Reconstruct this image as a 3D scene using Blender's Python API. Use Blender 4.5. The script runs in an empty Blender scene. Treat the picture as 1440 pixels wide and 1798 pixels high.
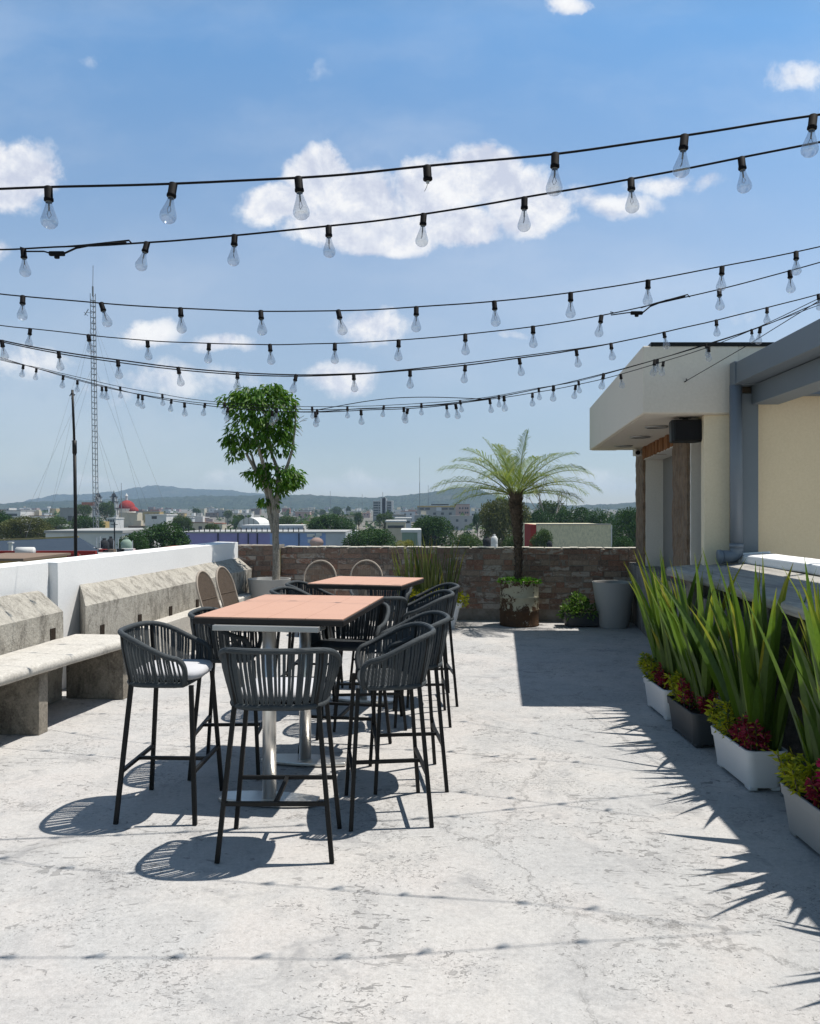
import bpy, math, random
from mathutils import Vector, Matrix, Euler, noise
R = math.radians
PI = math.pi
rnd = random.Random(7)
sc = bpy.context.scene
col = sc.collection
CAMZ = 1.6
F = 1440.0
CX, CY = 720.0, 899.0

def P(px, py, Y):
    """point on the ray of photo position (px,py) at distance Y"""
    return Vector(((px - CX) * Y / F, Y, CAMZ - (py - CY) * Y / F))

def G(px, py, z=0.0):
    Y = F * (CAMZ - z) / (py - CY)
    return Vector(((px - CX) * Y / F, Y, z))

# ------------------------------------------------------------------ mesh helper
class MB:
    def __init__(self):
        self.v = []; self.f = []; self.m = []; self.a = []
    def vert(self, p, a=0.0):
        self.v.append((p[0], p[1], p[2])); self.a.append(a); return len(self.v) - 1
    def face(self, ids, m=0):
        self.f.append(tuple(ids)); self.m.append(m)
    def poly(self, pts, m=0, a=None):
        ids = [self.vert(p, 0.0 if a is None else a[i]) for i, p in enumerate(pts)]
        self.face(ids, m)
    def hexa(self, c8, m=0):
        """c8: bottom 4 (ccw from above) then top 4"""
        i = [self.vert(p) for p in c8]
        for q in ((3,2,1,0),(4,5,6,7),(0,1,5,4),(1,2,6,5),(2,3,7,6),(3,0,4,7)):
            self.face([i[k] for k in q], m)
    def box(self, c, s, rz=0.0, m=0, rot=None):
        hx, hy, hz = s[0]/2, s[1]/2, s[2]/2
        M = rot if rot is not None else Matrix.Rotation(rz, 3, 'Z')
        c = Vector(c)
        pts = [c + M @ Vector(p) for p in ((-hx,-hy,-hz),(hx,-hy,-hz),(hx,hy,-hz),(-hx,hy,-hz),
                                           (-hx,-hy,hz),(hx,-hy,hz),(hx,hy,hz),(-hx,hy,hz))]
        self.hexa(pts, m)
    def bar(self, p, q, w, h=None, m=0, up=None):
        p = Vector(p); q = Vector(q); h = h or w
        d = (q - p).normalized()
        u = Vector(up) if up else (Vector((0,0,1)) if abs(d.z) < .9 else Vector((0,1,0)))
        s = d.cross(u).normalized(); t = s.cross(d).normalized()
        pts = []
        for e in (p, q):
            for a, b in ((-1,-1),(1,-1),(1,1),(-1,1)):
                pts.append(e + s*a*w/2 + t*b*h/2)
        i = [self.vert(x) for x in pts]
        for qd in ((3,2,1,0),(4,5,6,7),(0,1,5,4),(1,2,6,5),(2,3,7,6),(3,0,4,7)):
            self.face([i[k] for k in qd], m)
    def tube(self, path, r, n=8, m=0, closed=False, caps=True, a=0.0):
        path = [Vector(p) for p in path]
        L = len(path)
        rr = r if isinstance(r, (list, tuple)) else [r]*L
        rings = []
        prev = None
        for k, p in enumerate(path):
            if closed:
                d = path[(k+1) % L] - path[(k-1) % L]
            else:
                d = path[min(k+1, L-1)] - path[max(k-1, 0)]
            if d.length < 1e-9: d = Vector((0,0,1))
            d.normalize()
            if prev is None:
                u = Vector((0,0,1)) if abs(d.z) < .9 else Vector((1,0,0))
                s = d.cross(u).normalized()
            else:
                s = (prev - d*prev.dot(d))
                if s.length < 1e-6: s = d.orthogonal()
                s.normalize()
            prev = s
            t = d.cross(s)
            rings.append([self.vert(p + (s*math.cos(2*PI*j/n) + t*math.sin(2*PI*j/n))*rr[k], a) for j in range(n)])
        K = L if closed else L-1
        for k in range(K):
            A, B = rings[k], rings[(k+1) % L]
            for j in range(n):
                self.face((A[j], A[(j+1) % n], B[(j+1) % n], B[j]), m)
        if caps and not closed:
            self.face(rings[0][::-1], m); self.face(rings[-1], m)
    def lathe(self, prof, n=24, c=(0,0,0), m=0, cap0=True, cap1=True):
        """prof list of (r,z)"""
        c = Vector(c); rings = []
        for r, z in prof:
            rings.append([self.vert(c + Vector((r*math.cos(2*PI*j/n), r*math.sin(2*PI*j/n), z))) for j in range(n)])
        for k in range(len(prof)-1):
            A, B = rings[k], rings[k+1]
            for j in range(n):
                self.face((A[j], A[(j+1) % n], B[(j+1) % n], B[j]), m)
        if cap0: self.face(rings[0][::-1], m)
        if cap1: self.face(rings[-1], m)
    def prism(self, poly, z0, z1, m=0):
        n = len(poly)
        b = [self.vert((p[0], p[1], z0)) for p in poly]; t = [self.vert((p[0], p[1], z1)) for p in poly]
        self.face(b[::-1], m); self.face(t, m)
        for k in range(n):
            self.face((b[k], b[(k+1) % n], t[(k+1) % n], t[k]), m)
    def extrude(self, prof, pa, pb, m=0):
        """prof: list of points a, and matching list b -> closed prism between two polygons"""
        n = len(pa)
        A = [self.vert(p) for p in pa]; B = [self.vert(p) for p in pb]
        self.face(A[::-1], m); self.face(B, m)
        for k in range(n):
            self.face((A[k], A[(k+1) % n], B[(k+1) % n], B[k]), m)
    def build(self, name, mats, parent=None, smooth=False, world=False, bevel=0.0):
        me = bpy.data.meshes.new(name)
        v = self.v
        if world and parent is not None:
            L = Vector((0,0,0)); q = parent
            while q is not None: L = L + q.location; q = q.parent
            v = [(p[0]-L.x, p[1]-L.y, p[2]-L.z) for p in v]
        me.from_pydata(v, [], self.f)
        if not isinstance(mats, (list, tuple)): mats = [mats]
        for mt in mats: me.materials.append(mt)
        me.polygons.foreach_set('material_index', self.m)
        if smooth: me.polygons.foreach_set('use_smooth', [True]*len(self.f))
        at = me.attributes.new('tip', 'FLOAT', 'POINT')
        at.data.foreach_set('value', self.a)
        me.update()
        o = bpy.data.objects.new(name, me); col.objects.link(o)
        if parent is not None: o.parent = parent
        if bevel:
            b = o.modifiers.new('Bevel', 'BEVEL'); b.width = bevel; b.segments = 2; b.limit_method = 'ANGLE'
        return o

def tag(o, label=None, cat=None, group=None, kind=None):
    if label: o['label'] = label
    if cat: o['category'] = cat
    if group: o['group'] = group
    if kind: o['kind'] = kind
    return o
def thing(name, label, cat, loc=(0,0,0), rz=0.0, group=None):
    o = bpy.data.objects.new(name, None); col.objects.link(o)
    o.empty_display_size = .1
    o.location = loc; o.rotation_euler = (0,0,rz)
    return tag(o, label, cat, group, 'thing')
def dup(root, loc, rz, label, group=None, scale=None, skip=()):
    r = root.copy(); col.objects.link(r); r.location = loc; r.rotation_euler = (0,0,rz)
    if scale: r.scale = scale
    r['label'] = label
    if group: r['group'] = group
    for ch in list(root.children):
        if ch.name.split('.')[0] in skip: continue
        c = ch.copy(); col.objects.link(c); c.parent = r
        for g in list(ch.children):
            d = g.copy(); col.objects.link(d); d.parent = c
    return r

# ------------------------------------------------------------------ materials
def lin(r, g, b):
    f = lambda c: ((c/255.0)/12.92 if c/255.0 <= .04045 else (((c/255.0)+.055)/1.055)**2.4)
    return (f(r), f(g), f(b), 1)
class NT:
    def __init__(self, name):
        self.mat = bpy.data.materials.new(name); self.mat.use_nodes = True
        self.t = self.mat.node_tree; self.t.nodes.clear()
        self.out = self.t.nodes.new('ShaderNodeOutputMaterial')
    def n(self, typ, ins=None, **props):
        nd = self.t.nodes.new(typ)
        for k, v in props.items(): setattr(nd, k, v)
        if ins:
            for k, v in ins.items():
                s = nd.inputs[k]
                if hasattr(v, 'is_output'): self.t.links.new(v, s)
                elif hasattr(v, 'outputs'): self.t.links.new(v.outputs[0], s)
                else: s.default_value = v
        return nd
    def coord(self, kind='Object', scale=(1,1,1), rot=(0,0,0), loc=(0,0,0)):
        tc = self.n('ShaderNodeTexCoord')
        mp = self.n('ShaderNodeMapping', {'Vector': tc.outputs[kind], 'Scale': scale, 'Rotation': rot, 'Location': loc})
        return mp.outputs[0]
    def noise(self, vec, scale, detail=4, rough=.55, dist=0.0):
        return self.n('ShaderNodeTexNoise', {'Vector': vec, 'Scale': scale, 'Detail': detail, 'Roughness': rough, 'Distortion': dist}).outputs['Fac']
    def ramp(self, fac, stops, interp='LINEAR'):
        nd = self.n('ShaderNodeValToRGB', {'Fac': fac}); cr = nd.color_ramp; cr.interpolation = interp
        while len(cr.elements) < len(stops): cr.elements.new(.5)
        for e, (p, c) in zip(cr.elements, stops):
            e.position = p; e.color = c if len(c) == 4 else (*c, 1)
        return nd.outputs[0]
    def mix(self, fac, a, b, mode='MIX'):
        nd = self.n('ShaderNodeMix', data_type='RGBA', blend_type=mode)
        for k, v in ((0, fac), (6, a), (7, b)):
            s = nd.inputs[k]
            if hasattr(v, 'is_output'): self.t.links.new(v, s)
            else:
                s.default_value = v if k == 0 or len(v) == 4 else (*v, 1)
        return nd.outputs[2]
    def math(self, op, a, b=0.0, clamp=False):
        nd = self.n('ShaderNodeMath', operation=op, use_clamp=clamp)
        for k, v in ((0, a), (1, b)):
            if hasattr(v, 'is_output'): self.t.links.new(v, nd.inputs[k])
            else: nd.inputs[k].default_value = v
        return nd.outputs[0]
    def bump(self, h, strength=.3, dist=.01, nrm=None):
        ins = {'Height': h, 'Strength': strength, 'Distance': dist}
        if nrm is not None: ins['Normal'] = nrm
        return self.n('ShaderNodeBump', ins).outputs[0]
    def bsdf(self, base, rough=.8, metal=0.0, normal=None, spec=.3, **kw):
        ins = {'Base Color': base, 'Roughness': rough, 'Metallic': metal, 'Specular IOR Level': spec}
        if normal is not None: ins['Normal'] = normal
        ins.update(kw)
        return self.n('ShaderNodeBsdfPrincipled', ins).outputs[0]
    def done(self, sh):
        self.t.links.new(sh, self.out.inputs['Surface']); return self.mat

def m_simple(name, c, rough=.6, metal=0.0, spec=.3, var=.12, nscale=6.0, bump=0.0, bscale=60):
    t = NT(name); v = t.coord()
    n1 = t.noise(v, nscale, 5, .6)
    cc = t.mix(n1, tuple(x*(1-var) for x in c[:3]), tuple(min(1, x*(1+var)) for x in c[:3]))
    nr = t.bump(t.noise(v, bscale, 4), bump, .01) if bump else None
    rr = t.math('MULTIPLY_ADD', n1, .12); 
    t.t.nodes[-1].inputs[2].default_value = rough - .06
    return t.done(t.bsdf(cc, rr, metal, nr, spec))

def m_floor():
    t = NT('worn_concrete'); v = t.coord()
    big = t.noise(v, .55, 5, .6, .4)
    med = t.noise(v, 2.6, 7, .7, .6)
    mot = t.noise(v, 9, 7, .75, .3)
    fine = t.noise(v, 42, 5, .75)
    grain = t.noise(v, 170, 3, .75)
    base = t.ramp(big, [(.30, (.33,.335,.34)), (.45, (.40,.395,.385)), (.56, (.475,.45,.42)), (.70, (.42,.415,.41))])
    base = t.mix(t.ramp(t.noise(v, 1.3, 5, .6, .5), [(.48, (0,0,0)), (.6, (.65,.65,.65))]), base, (.475,.435,.405))
    base = t.mix(t.ramp(med, [(.36, (.7,.7,.7)), (.52, (0,0,0))]), base, (.31,.305,.30))
    base = t.mix(t.ramp(mot, [(.44, (0,0,0)), (.62, (.3,.3,.3))]), base, (.48,.47,.455))
    base = t.mix(t.ramp(mot, [(.36, (.5,.5,.5)), (.47, (0,0,0))]), base, (.30,.295,.29))
    base = t.mix(.26, base, t.ramp(fine, [(.32, (.17,.17,.17)), (.68, (.62,.61,.6))]))
    base = t.mix(.16, base, t.ramp(grain, [(.3, (.10,.10,.10)), (.66, (.66,.65,.64))]))
    # grey smudges and bleached scuffs
    base = t.mix(t.ramp(t.noise(v, 3.3, 5, .65, .9), [(.56, (0,0,0)), (.70, (.5,.5,.5))]), base, (.20,.20,.205))
    base = t.mix(t.ramp(t.noise(t.coord(loc=(9,3,0)), 4.1, 6, .7, 1.2), [(.64, (0,0,0)), (.74, (.25,.25,.25))]), base, (.53,.52,.51))
    # chipped flakes: thresholded warped noise, clustered, in several sizes
    def flakes(scale, thr, wid, stretch, seed, clus_scale, clo, chi):
        vv = t.coord(scale=stretch, rot=(0,0,seed), loc=(seed*3.1, seed*1.7, 0))
        n = t.noise(vv, scale, 3, .62, 1.1)
        c = t.ramp(t.noise(t.coord(loc=(seed,-seed,0)), clus_scale, 4, .6), [(clo, (0,0,0)), (chi, (1,1,1))])
        k = t.math('ADD', n, t.math('MULTIPLY', t.math('SUBTRACT', c, 1.0), .16))
        return t.ramp(k, [(thr, (0,0,0)), (thr+wid, (1,1,1))])
    f1 = flakes(13, .60, .02, (.55,1,1), .3, 1.1, .42, .62)
    f2 = flakes(30, .59, .03, (.6,1,1), 1.1, 1.5, .40, .60)
    f3 = flakes(70, .575, .04, (.7,1,1), 2.0, 1.9, .38, .60)
    f4 = flakes(22, .625, .02, (.22,1,1), .6, .8, .45, .6)
    pits = t.math('MAXIMUM', t.math('MAXIMUM', t.math('MULTIPLY', f1, .6), t.math('MULTIPLY', f2, .85)), t.math('MAXIMUM', t.math('MULTIPLY', f3, .75), t.math('MULTIPLY', f4, .8)))
    base = t.mix(t.math('MULTIPLY', pits, .74), base, (.115,.112,.11))
    # cracks
    def cracks(scale, w, seed, dist, thr):
        vv = t.coord(loc=(seed, seed*1.7, 0))
        wn = t.n('ShaderNodeTexNoise', {'Vector': vv, 'Scale': 3.2, 'Detail': 8.0, 'Roughness': .72})
        vd = t.n('ShaderNodeVectorMath', {0: wn.outputs['Color'], 1: (dist, dist, 0)}, operation='MULTIPLY')
        va = t.n('ShaderNodeVectorMath', {0: vv, 1: vd.outputs[0]}, operation='ADD')
        vo = t.n('ShaderNodeTexVoronoi', {'Vector': va.outputs[0], 'Scale': scale}, feature='DISTANCE_TO_EDGE')
        e = t.ramp(vo.outputs['Distance'], [(0, (1,1,1)), (w, (0,0,0))])
        msk = t.ramp(t.noise(vv, 1.3, 4, .6), [(thr, (0,0,0)), (thr+.12, (1,1,1))])
        return t.math('MULTIPLY', e, t.math('MULTIPLY', msk, t.ramp(t.noise(vv, 20, 4, .7), [(.35, (.25,)*3), (.6, (1,)*3)])))
    c1 = cracks(.42, .0032, 4.0, .5, .40)
    c2 = cracks(1.5, .008, 11.0, .4, .55)
    cr = t.math('MAXIMUM', t.math('MULTIPLY', c1, .6), t.math('MULTIPLY', c2, .35))
    base = t.mix(cr, base, (.12,.115,.11))
    h = t.math('ADD', t.math('MULTIPLY', fine, .35), t.math('MULTIPLY', grain, .22))
    h = t.math('ADD', h, t.math('MULTIPLY', mot, .35))
    h = t.math('SUBTRACT', h, t.math('MULTIPLY', t.math('MAXIMUM', pits, cr), .8))
    nr = t.bump(h, .6, .007)
    nr = t.bump(med, .25, .03, nr)
    return t.done(t.bsdf(base, .88, 0, nr, .2))

def m_weathered(name, light, mid, dark, sc1=2.2, dark_amt=.62, streak=(1,1,.35), bump=.6):
    t = NT(name); v = t.coord(); vs = t.coord(scale=streak)
    a = t.noise(v, sc1, 7, .68, .5); b = t.noise(vs, 5.5, 8, .74, .4); g = t.noise(v, 60, 5, .7); m = t.noise(v, 13, 7, .78, .4)
    c = t.ramp(a, [(.30, mid), (.46, light), (.56, light), (.70, mid)])
    c = t.mix(t.ramp(b, [(dark_amt-.12, (0,0,0)), (dark_amt+.06, (1,1,1))]), c, dark)
    c = t.mix(t.ramp(m, [(.54, (0,0,0)), (.63, (.7,.7,.7))]), c, tuple(x*1.25 for x in light))
    c = t.mix(t.ramp(m, [(.33, (.75,.75,.75)), (.44, (0,0,0))]), c, tuple(x*1.2 for x in dark))
    c = t.mix(.34, c, t.ramp(g, [(.3, tuple(x*.35 for x in mid)), (.7, tuple(min(1,x*1.45) for x in light))]))
    h = t.math('ADD', t.math('ADD', t.math('MULTIPLY', b, .8), t.math('MULTIPLY', m, .7)), t.math('MULTIPLY', g, .35))
    return t.done(t.bsdf(c, .92, 0, t.bump(h, bump, .02), .15))

def m_plaster(name, c, dirt=(.35,.33,.30), amt=.66, bump=.25):
    t = NT(name); v = t.coord(); vs = t.coord(scale=(1,1,.25))
    a = t.noise(v, 3, 6, .6); g = t.noise(v, 45, 5, .7); d = t.noise(vs, 4.0, 6, .7, .3)
    cc = t.mix(a, tuple(x*.93 for x in c), c)
    cc = t.mix(t.ramp(d, [(amt, (0,0,0)), (amt+.16, (.55,.55,.55))]), cc, dirt)
    cc = t.mix(.08, cc, t.ramp(g, [(.3, (.1,.1,.1)), (.7, (.9,.9,.9))]))
    h = t.math('ADD', t.math('MULTIPLY', g, .5), a)
    return t.done(t.bsdf(cc, .85, 0, t.bump(h, bump, .012), .2))

def m_brick(name='old_brick'):
    t = NT(name); v = t.coord()
    g = t.n('ShaderNodeNewGeometry').outputs['Random Per Island']
    n1 = t.noise(v, 18, 6, .72); n2 = t.noise(v, 70, 4, .7); n3 = t.noise(t.coord(scale=(1,1,2)), 7, 6, .75, .6)
    bc = t.ramp(g, [(0, (.19,.085,.055)), (.14, (.28,.15,.10)), (.3, (.13,.072,.052)), (.42, (.33,.125,.065)), (.55, (.34,.215,.15)), (.68, (.21,.14,.105)), (.8, (.26,.095,.05)), (.9, (.38,.29,.22))], 'CONSTANT')
    bc = t.mix(.42, bc, t.ramp(n1, [(.32, (.05,.035,.03)), (.68, (.38,.29,.23))]))
    k = t.math('ADD', n3, t.math('MULTIPLY', t.math('SUBTRACT', t.math('FRACT', t.math('MULTIPLY', g, 17.3)), .5), .28))
    zz = t.n('ShaderNodeSeparateXYZ', {0: v}).outputs[2]
    k = t.math('ADD', k, t.n('ShaderNodeMapRange', {'Value': zz, 'From Min': .2, 'From Max': 1.0, 'To Min': .035, 'To Max': -.05}).outputs[0])
    lm = t.ramp(k, [(.54, (0,0,0)), (.62, (.85,.85,.85))])
    bc = t.mix(lm, bc, t.mix(n1, (.30,.27,.235), (.60,.56,.50)))
    bc = t.mix(.2, bc, t.ramp(n2, [(.3, (.05,.04,.035)), (.7, (.5,.45,.4))]))
    return t.done(t.bsdf(bc, .93, 0, t.bump(t.math('ADD', n1, n2), .8, .008), .12))
def m_mortar():
    t = NT('old_mortar'); v = t.coord(); sp = t.n('ShaderNodeSeparateXYZ', {0: v})
    n1 = t.noise(v, 22, 6, .75); n2 = t.noise(v, 5, 5, .7)
    c = t.mix(n1, (.10,.085,.07), (.34,.30,.26)); c = t.mix(t.ramp(n2, [(.45, (0,0,0)), (.65, (.6,.6,.6))]), c, (.33,.31,.28))
    return t.done(t.bsdf(c, .95, 0, t.bump(n1, .9, .012), .1))

def m_leaf(name, c1, c2, c3=None, trans=.3, rough=.5, spec=.35, tip=None):
    t = NT(name)
    g = t.n('ShaderNodeNewGeometry')
    stops = [(0, c1), (.6, c2)] + ([(1, c3)] if c3 else [])
    c = t.ramp(g.outputs['Random Per Island'], stops)
    if tip:
        at = t.n('ShaderNodeAttribute', attribute_name='tip')
        c = t.mix(t.ramp(at.outputs['Fac'], [(.80, (0,0,0)), (1.0, (.9,.9,.9))]), c, tip)
        n = t.noise(t.coord(scale=(30,30,2)), 3, 3)
        c = t.mix(.25, c, t.ramp(n, [(.35, tuple(x*.5 for x in c1)), (.65, tuple(min(1,x*1.6) for x in c2))]))
    p = t.bsdf(c, rough, 0, None, spec)
    tr = t.n('ShaderNodeBsdfTranslucent', {'Color': t.mix(.5, c, (c2[0]*2.0, c2[1]*1.9, c2[2]*.7))}).outputs[0]
    mx = t.n('ShaderNodeMixShader', {0: trans, 1: p, 2: tr})
    return t.done(mx.outputs[0])

def m_bulb():
    t = NT('clear_bulb_glass')
    lw = t.n('ShaderNodeLayerWeight', {'Blend': .35})
    fr = t.ramp(lw.outputs['Facing'], [(.0, (.10,.10,.10)), (.6, (.16,.16,.16)), (.9, (.55,.55,.55)), (1, (.8,.8,.8))])
    tr = t.n('ShaderNodeBsdfTransparent', {'Color': (.82,.84,.86,1)}).outputs[0]
    gl = t.n('ShaderNodeBsdfGlossy', {'Color': (.95,.96,1,1), 'Roughness': .04}).outputs[0]
    mx = t.n('ShaderNodeMixShader', {0: fr, 1: tr, 2: gl})
    df = t.n('ShaderNodeBsdfDiffuse', {'Color': (.62,.64,.66,1)}).outputs[0]
    tl = t.n('ShaderNodeBsdfTranslucent', {'Color': (.62,.64,.66,1)}).outputs[0]
    dt = t.n('ShaderNodeMixShader', {0: .5, 1: df, 2: tl})
    m2 = t.n('ShaderNodeMixShader', {0: t.ramp(t.noise(t.coord(), 60, 3), [(.40, (.02,)*3), (.7, (.13,)*3)]), 1: mx.outputs[0], 2: dt.outputs[0]})
    return t.done(m2.outputs[0])

def m_table():
    t = NT('terracotta_table_top'); v = t.coord()
    sp = t.n('ShaderNodeSeparateXYZ', {0: v})
    def seam(axis, pos, w=.0022):
        d = t.math('ABSOLUTE', t.math('SUBTRACT', sp.outputs[axis], pos))
        return t.math('LESS_THAN', d, w)
    s = None
    for ax, pos in ((0,-.215),(0,.0),(0,.215),(1,-.43),(1,.30)):
        e = seam(ax, pos)
        s = e if s is None else t.math('MAXIMUM', s, e)
    n1 = t.noise(v, 3.5, 5, .6); n2 = t.noise(v, 80, 4, .7)
    c = t.mix(n1, (.455,.26,.185), (.515,.305,.22))
    c = t.mix(.10, c, t.ramp(n2, [(.3, (.25,.13,.09)), (.7, (.75,.52,.42))]))
    st = t.ramp(t.noise(t.coord(scale=(1,3,1)), 4.2, 5, .6, .6), [(.70, (0,0,0)), (.78, (.35,.35,.35))])
    c = t.mix(st, c, (.34,.17,.11))
    c = t.mix(t.math('MULTIPLY', s, .5), c, (.24,.11,.07))
    return t.done(t.bsdf(c, .62, 0, t.bump(n2, .06, .003), .25))

def m_rope():
    t = NT('charcoal_rope'); v = t.coord()
    w = t.n('ShaderNodeTexWave', {'Vector': v, 'Scale': 60.0, 'Distortion': 2.0, 'Detail': 2.0}, bands_direction='Z')
    n1 = t.noise(v, 40, 4, .6)
    c = t.mix(n1, (.028,.034,.038), (.062,.072,.078))
    nr = t.bump(t.math('ADD', w.outputs['Fac'], n1), .5, .004)
    return t.done(t.bsdf(c, .72, 0, nr, .35))

def m_city(name, c, win=True):
    t = NT(name); v = t.coord()
    n1 = t.noise(v, .6, 5, .7)
    cc = t.mix(n1, tuple(x*.72 for x in c), tuple(min(1, x*1.08) for x in c))
    return t.done(t.bsdf(cc, .85, 0, None, .15))

M = {}
M['floor'] = m_floor()
M['stone'] = m_weathered('weathered_cement', (.42,.40,.36), (.33,.31,.275), (.13,.12,.105), 2.0, .60)
M['chamfer'] = m_weathered('weathered_chamfer', (.42,.395,.345), (.31,.29,.25), (.115,.105,.09), 1.8, .58, (1.3,1.3,.6), .9)
M['bench'] = m_weathered('bench_cement', (.50,.475,.43), (.41,.385,.345), (.25,.23,.20), 1.6, .68, (1,1,1), .35)
M['pier'] = m_weathered('stained_pier', (.30,.27,.225), (.19,.17,.14), (.075,.065,.055), 2.6, .56, (1,1,.5), .5)
M['white_wall'] = m_plaster('white_limewash', (.84,.835,.825), (.45,.43,.40), .70)
M['brick'] = m_brick(); M['mortar'] = m_mortar()
M['canopy'] = m_plaster('grey_white_plaster', (.72,.65,.55), (.40,.36,.30), .64)
M['soffit'] = m_plaster('soffit_plaster', (.70,.63,.53), (.40,.34,.27), .66)
M['cream'] = m_plaster('cream_plaster', (.82,.655,.43), (.54,.45,.31), .66)
M['jamb'] = m_plaster('white_jamb_plaster', (.70,.66,.60), (.45,.41,.35), .64)
M['cream_pillar'] = m_plaster('pale_cream_plaster', (.78,.66,.47), (.48,.40,.29), .66)
M['steel_grey'] = m_simple('grey_painted_steel', (.15,.175,.20), .5, 0, .4, .10, 3, .08, 25)
M['pipe'] = m_simple('grey_painted_pipe', (.155,.18,.215), .42, 0, .45, .10, 4, .05, 30)
M['black_metal'] = m_simple('black_powder_metal', (.008,.008,.008), .5, 0, .22, .2, 20, .05, 200)
M['rope'] = m_rope()
M['cushion'] = m_simple('grey_cushion_fabric', (.50,.50,.52), .9, 0, .1, .06, 12, .25, 400)
M['chrome'] = None
t = NT('brushed_steel'); v = t.coord(scale=(1,1,.06)); n1 = t.noise(v, 45, 4, .6)
M['chrome'] = t.done(t.bsdf(t.mix(n1, (.66,.645,.61), (.84,.825,.79)), t.ramp(n1, [(.3, (.30,)*3), (.7, (.44,)*3)]), 1.0, t.bump(n1, .12, .01), .5))
M['table'] = m_table()
M['table_edge'] = m_simple('dark_table_edge', (.018,.015,.014), .5, 0, .3, .2, 10)
M['apron'] = m_simple('pale_apron_steel', (.42,.42,.41), .4, .6, .4, .1, 5)
M['wicker'] = m_simple('brown_grey_wicker', (.125,.095,.072), .8, 0, .2, .35, 30, .5, 160)
M['wicker_dark'] = m_simple('dark_wicker', (.085,.068,.055), .8, 0, .2, .35, 30, .5, 160)
M['wicker_pale'] = m_simple('pale_cane', (.33,.28,.23), .7, 0, .25, .25, 20, .2, 120)
M['pot_grey'] = m_simple('light_grey_pot', (.36,.355,.34), .6, 0, .35, .07, 5, .08, 60)
M['pot_white'] = m_simple('white_plastic_planter', (.66,.67,.68), .45, 0, .4, .06, 6, .05, 40)
M['pot_mid'] = m_simple('grey_plastic_planter', (.30,.305,.305), .5, 0, .4, .06, 6, .05, 40)
M['pot_dark'] = m_simple('charcoal_plastic_planter', (.045,.05,.055), .5, 0, .4, .12, 6, .05, 40)
M['soil'] = m_simple('dark_soil', (.035,.026,.02), .95, 0, .1, .5, 40, .9, 70)
M['pebble'] = m_simple('white_pebbles', (.62,.61,.59), .8, 0, .2, .4, 50, 1.0, 60)
M['bark_grey'] = m_weathered('pale_bark', (.34,.31,.265), (.225,.20,.165), (.09,.078,.062), 6, .56, (6,6,.8), .8)
M['bark_dark'] = m_weathered('palm_bark', (.15,.115,.085), (.095,.072,.052), (.03,.024,.02), 9, .55, (1,1,2.5), 1.0)
M['bark_far'] = m_simple('far_bark', (.10,.08,.06), .9)
M['bulb'] = m_bulb()
M['cable'] = m_simple('black_cable', (.009,.009,.010), .75, 0, .1, .1, 20)
M['filament'] = m_simple('dim_filament', (.20,.18,.15), .5, .3, .4, .1, 20)
M['leaf'] = m_leaf('ficus_leaf', (.022,.070,.008), (.060,.150,.012), (.15,.27,.03), .34, .5, .25)
M['flax'] = m_leaf('flax_leaf', (.034,.074,.012), (.088,.158,.020), (.175,.25,.034), .42, .42, .4, (.42,.33,.03))
M['flax_old'] = m_leaf('flax_leaf_dull', (.055,.085,.02), (.10,.13,.035), (.19,.20,.06), .3, .5, .3, (.40,.30,.04))
M['yel'] = m_leaf('golden_leaf', (.19,.23,.012), (.34,.36,.02), (.48,.46,.03), .35, .5, .3)
M['yelflower'] = m_leaf('yellow_bloom', (.30,.34,.015), (.55,.48,.015), (.75,.60,.02), .3, .5, .3)
M['red'] = m_leaf('crimson_leaf', (.10,.008,.018), (.22,.014,.035), (.36,.03,.07), .25, .55, .3)
M['magenta'] = m_leaf('magenta_bloom', (.30,.008,.06), (.46,.012,.10), (.6,.03,.16), .25, .55, .3)
M['grass'] = m_leaf('bright_ground_leaf', (.05,.17,.01), (.12,.32,.02), (.2,.42,.04), .35, .5, .3)
M['shrub'] = m_leaf('shrub_leaf', (.03,.08,.015), (.08,.16,.03), (.2,.3,.08), .3, .5, .3)
M['palm'] = m_leaf('palm_leaflet', (.06,.11,.028), (.13,.19,.05), (.30,.31,.08), .36, .55, .2)
M['palm_stem'] = m_simple('palm_leaf_stem', (.16,.19,.05), .5, 0, .3, .2, 10)
M['tree_dark'] = m_leaf('far_leaf_dark', (.014,.042,.010), (.032,.08,.018), (.06,.125,.026), .15, .7, .2)
M['tree_mid'] = m_leaf('far_leaf_mid', (.03,.062,.018), (.06,.105,.03), (.10,.15,.04), .15, .7, .2)
M['tree_olive'] = m_leaf('far_leaf_olive', (.055,.065,.022), (.10,.115,.035), (.16,.165,.055), .15, .7, .2)
M['tree_yellow'] = m_leaf('far_leaf_yellow', (.16,.17,.03), (.28,.27,.06), (.36,.34,.09), .15, .7, .2)
# ------------------------------------------------------------------ camera, sun, sky
cam = bpy.data.cameras.new('camera'); co = bpy.data.objects.new('camera', cam); col.objects.link(co)
cam.sensor_fit = 'HORIZONTAL'; cam.sensor_width = 36; cam.lens = 36.0
cam.clip_start = .05; cam.clip_end = 20000
co.location = (0,0,CAMZ); co.rotation_euler = (R(90),0,0)
sc.camera = co
SUN = Vector((.366,.13,1)).normalized()
el = math.asin(SUN.z); az = math.atan2(SUN.x, SUN.y)
sl = bpy.data.lights.new('sun', 'SUN'); sl.energy = 4.3; sl.angle = R(.53); sl.color = (1,.955,.885)
so = bpy.data.objects.new('sun', sl); col.objects.link(so)
so.rotation_euler = SUN.to_track_quat('Z', 'Y').to_euler()
so.location = SUN*50

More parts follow.
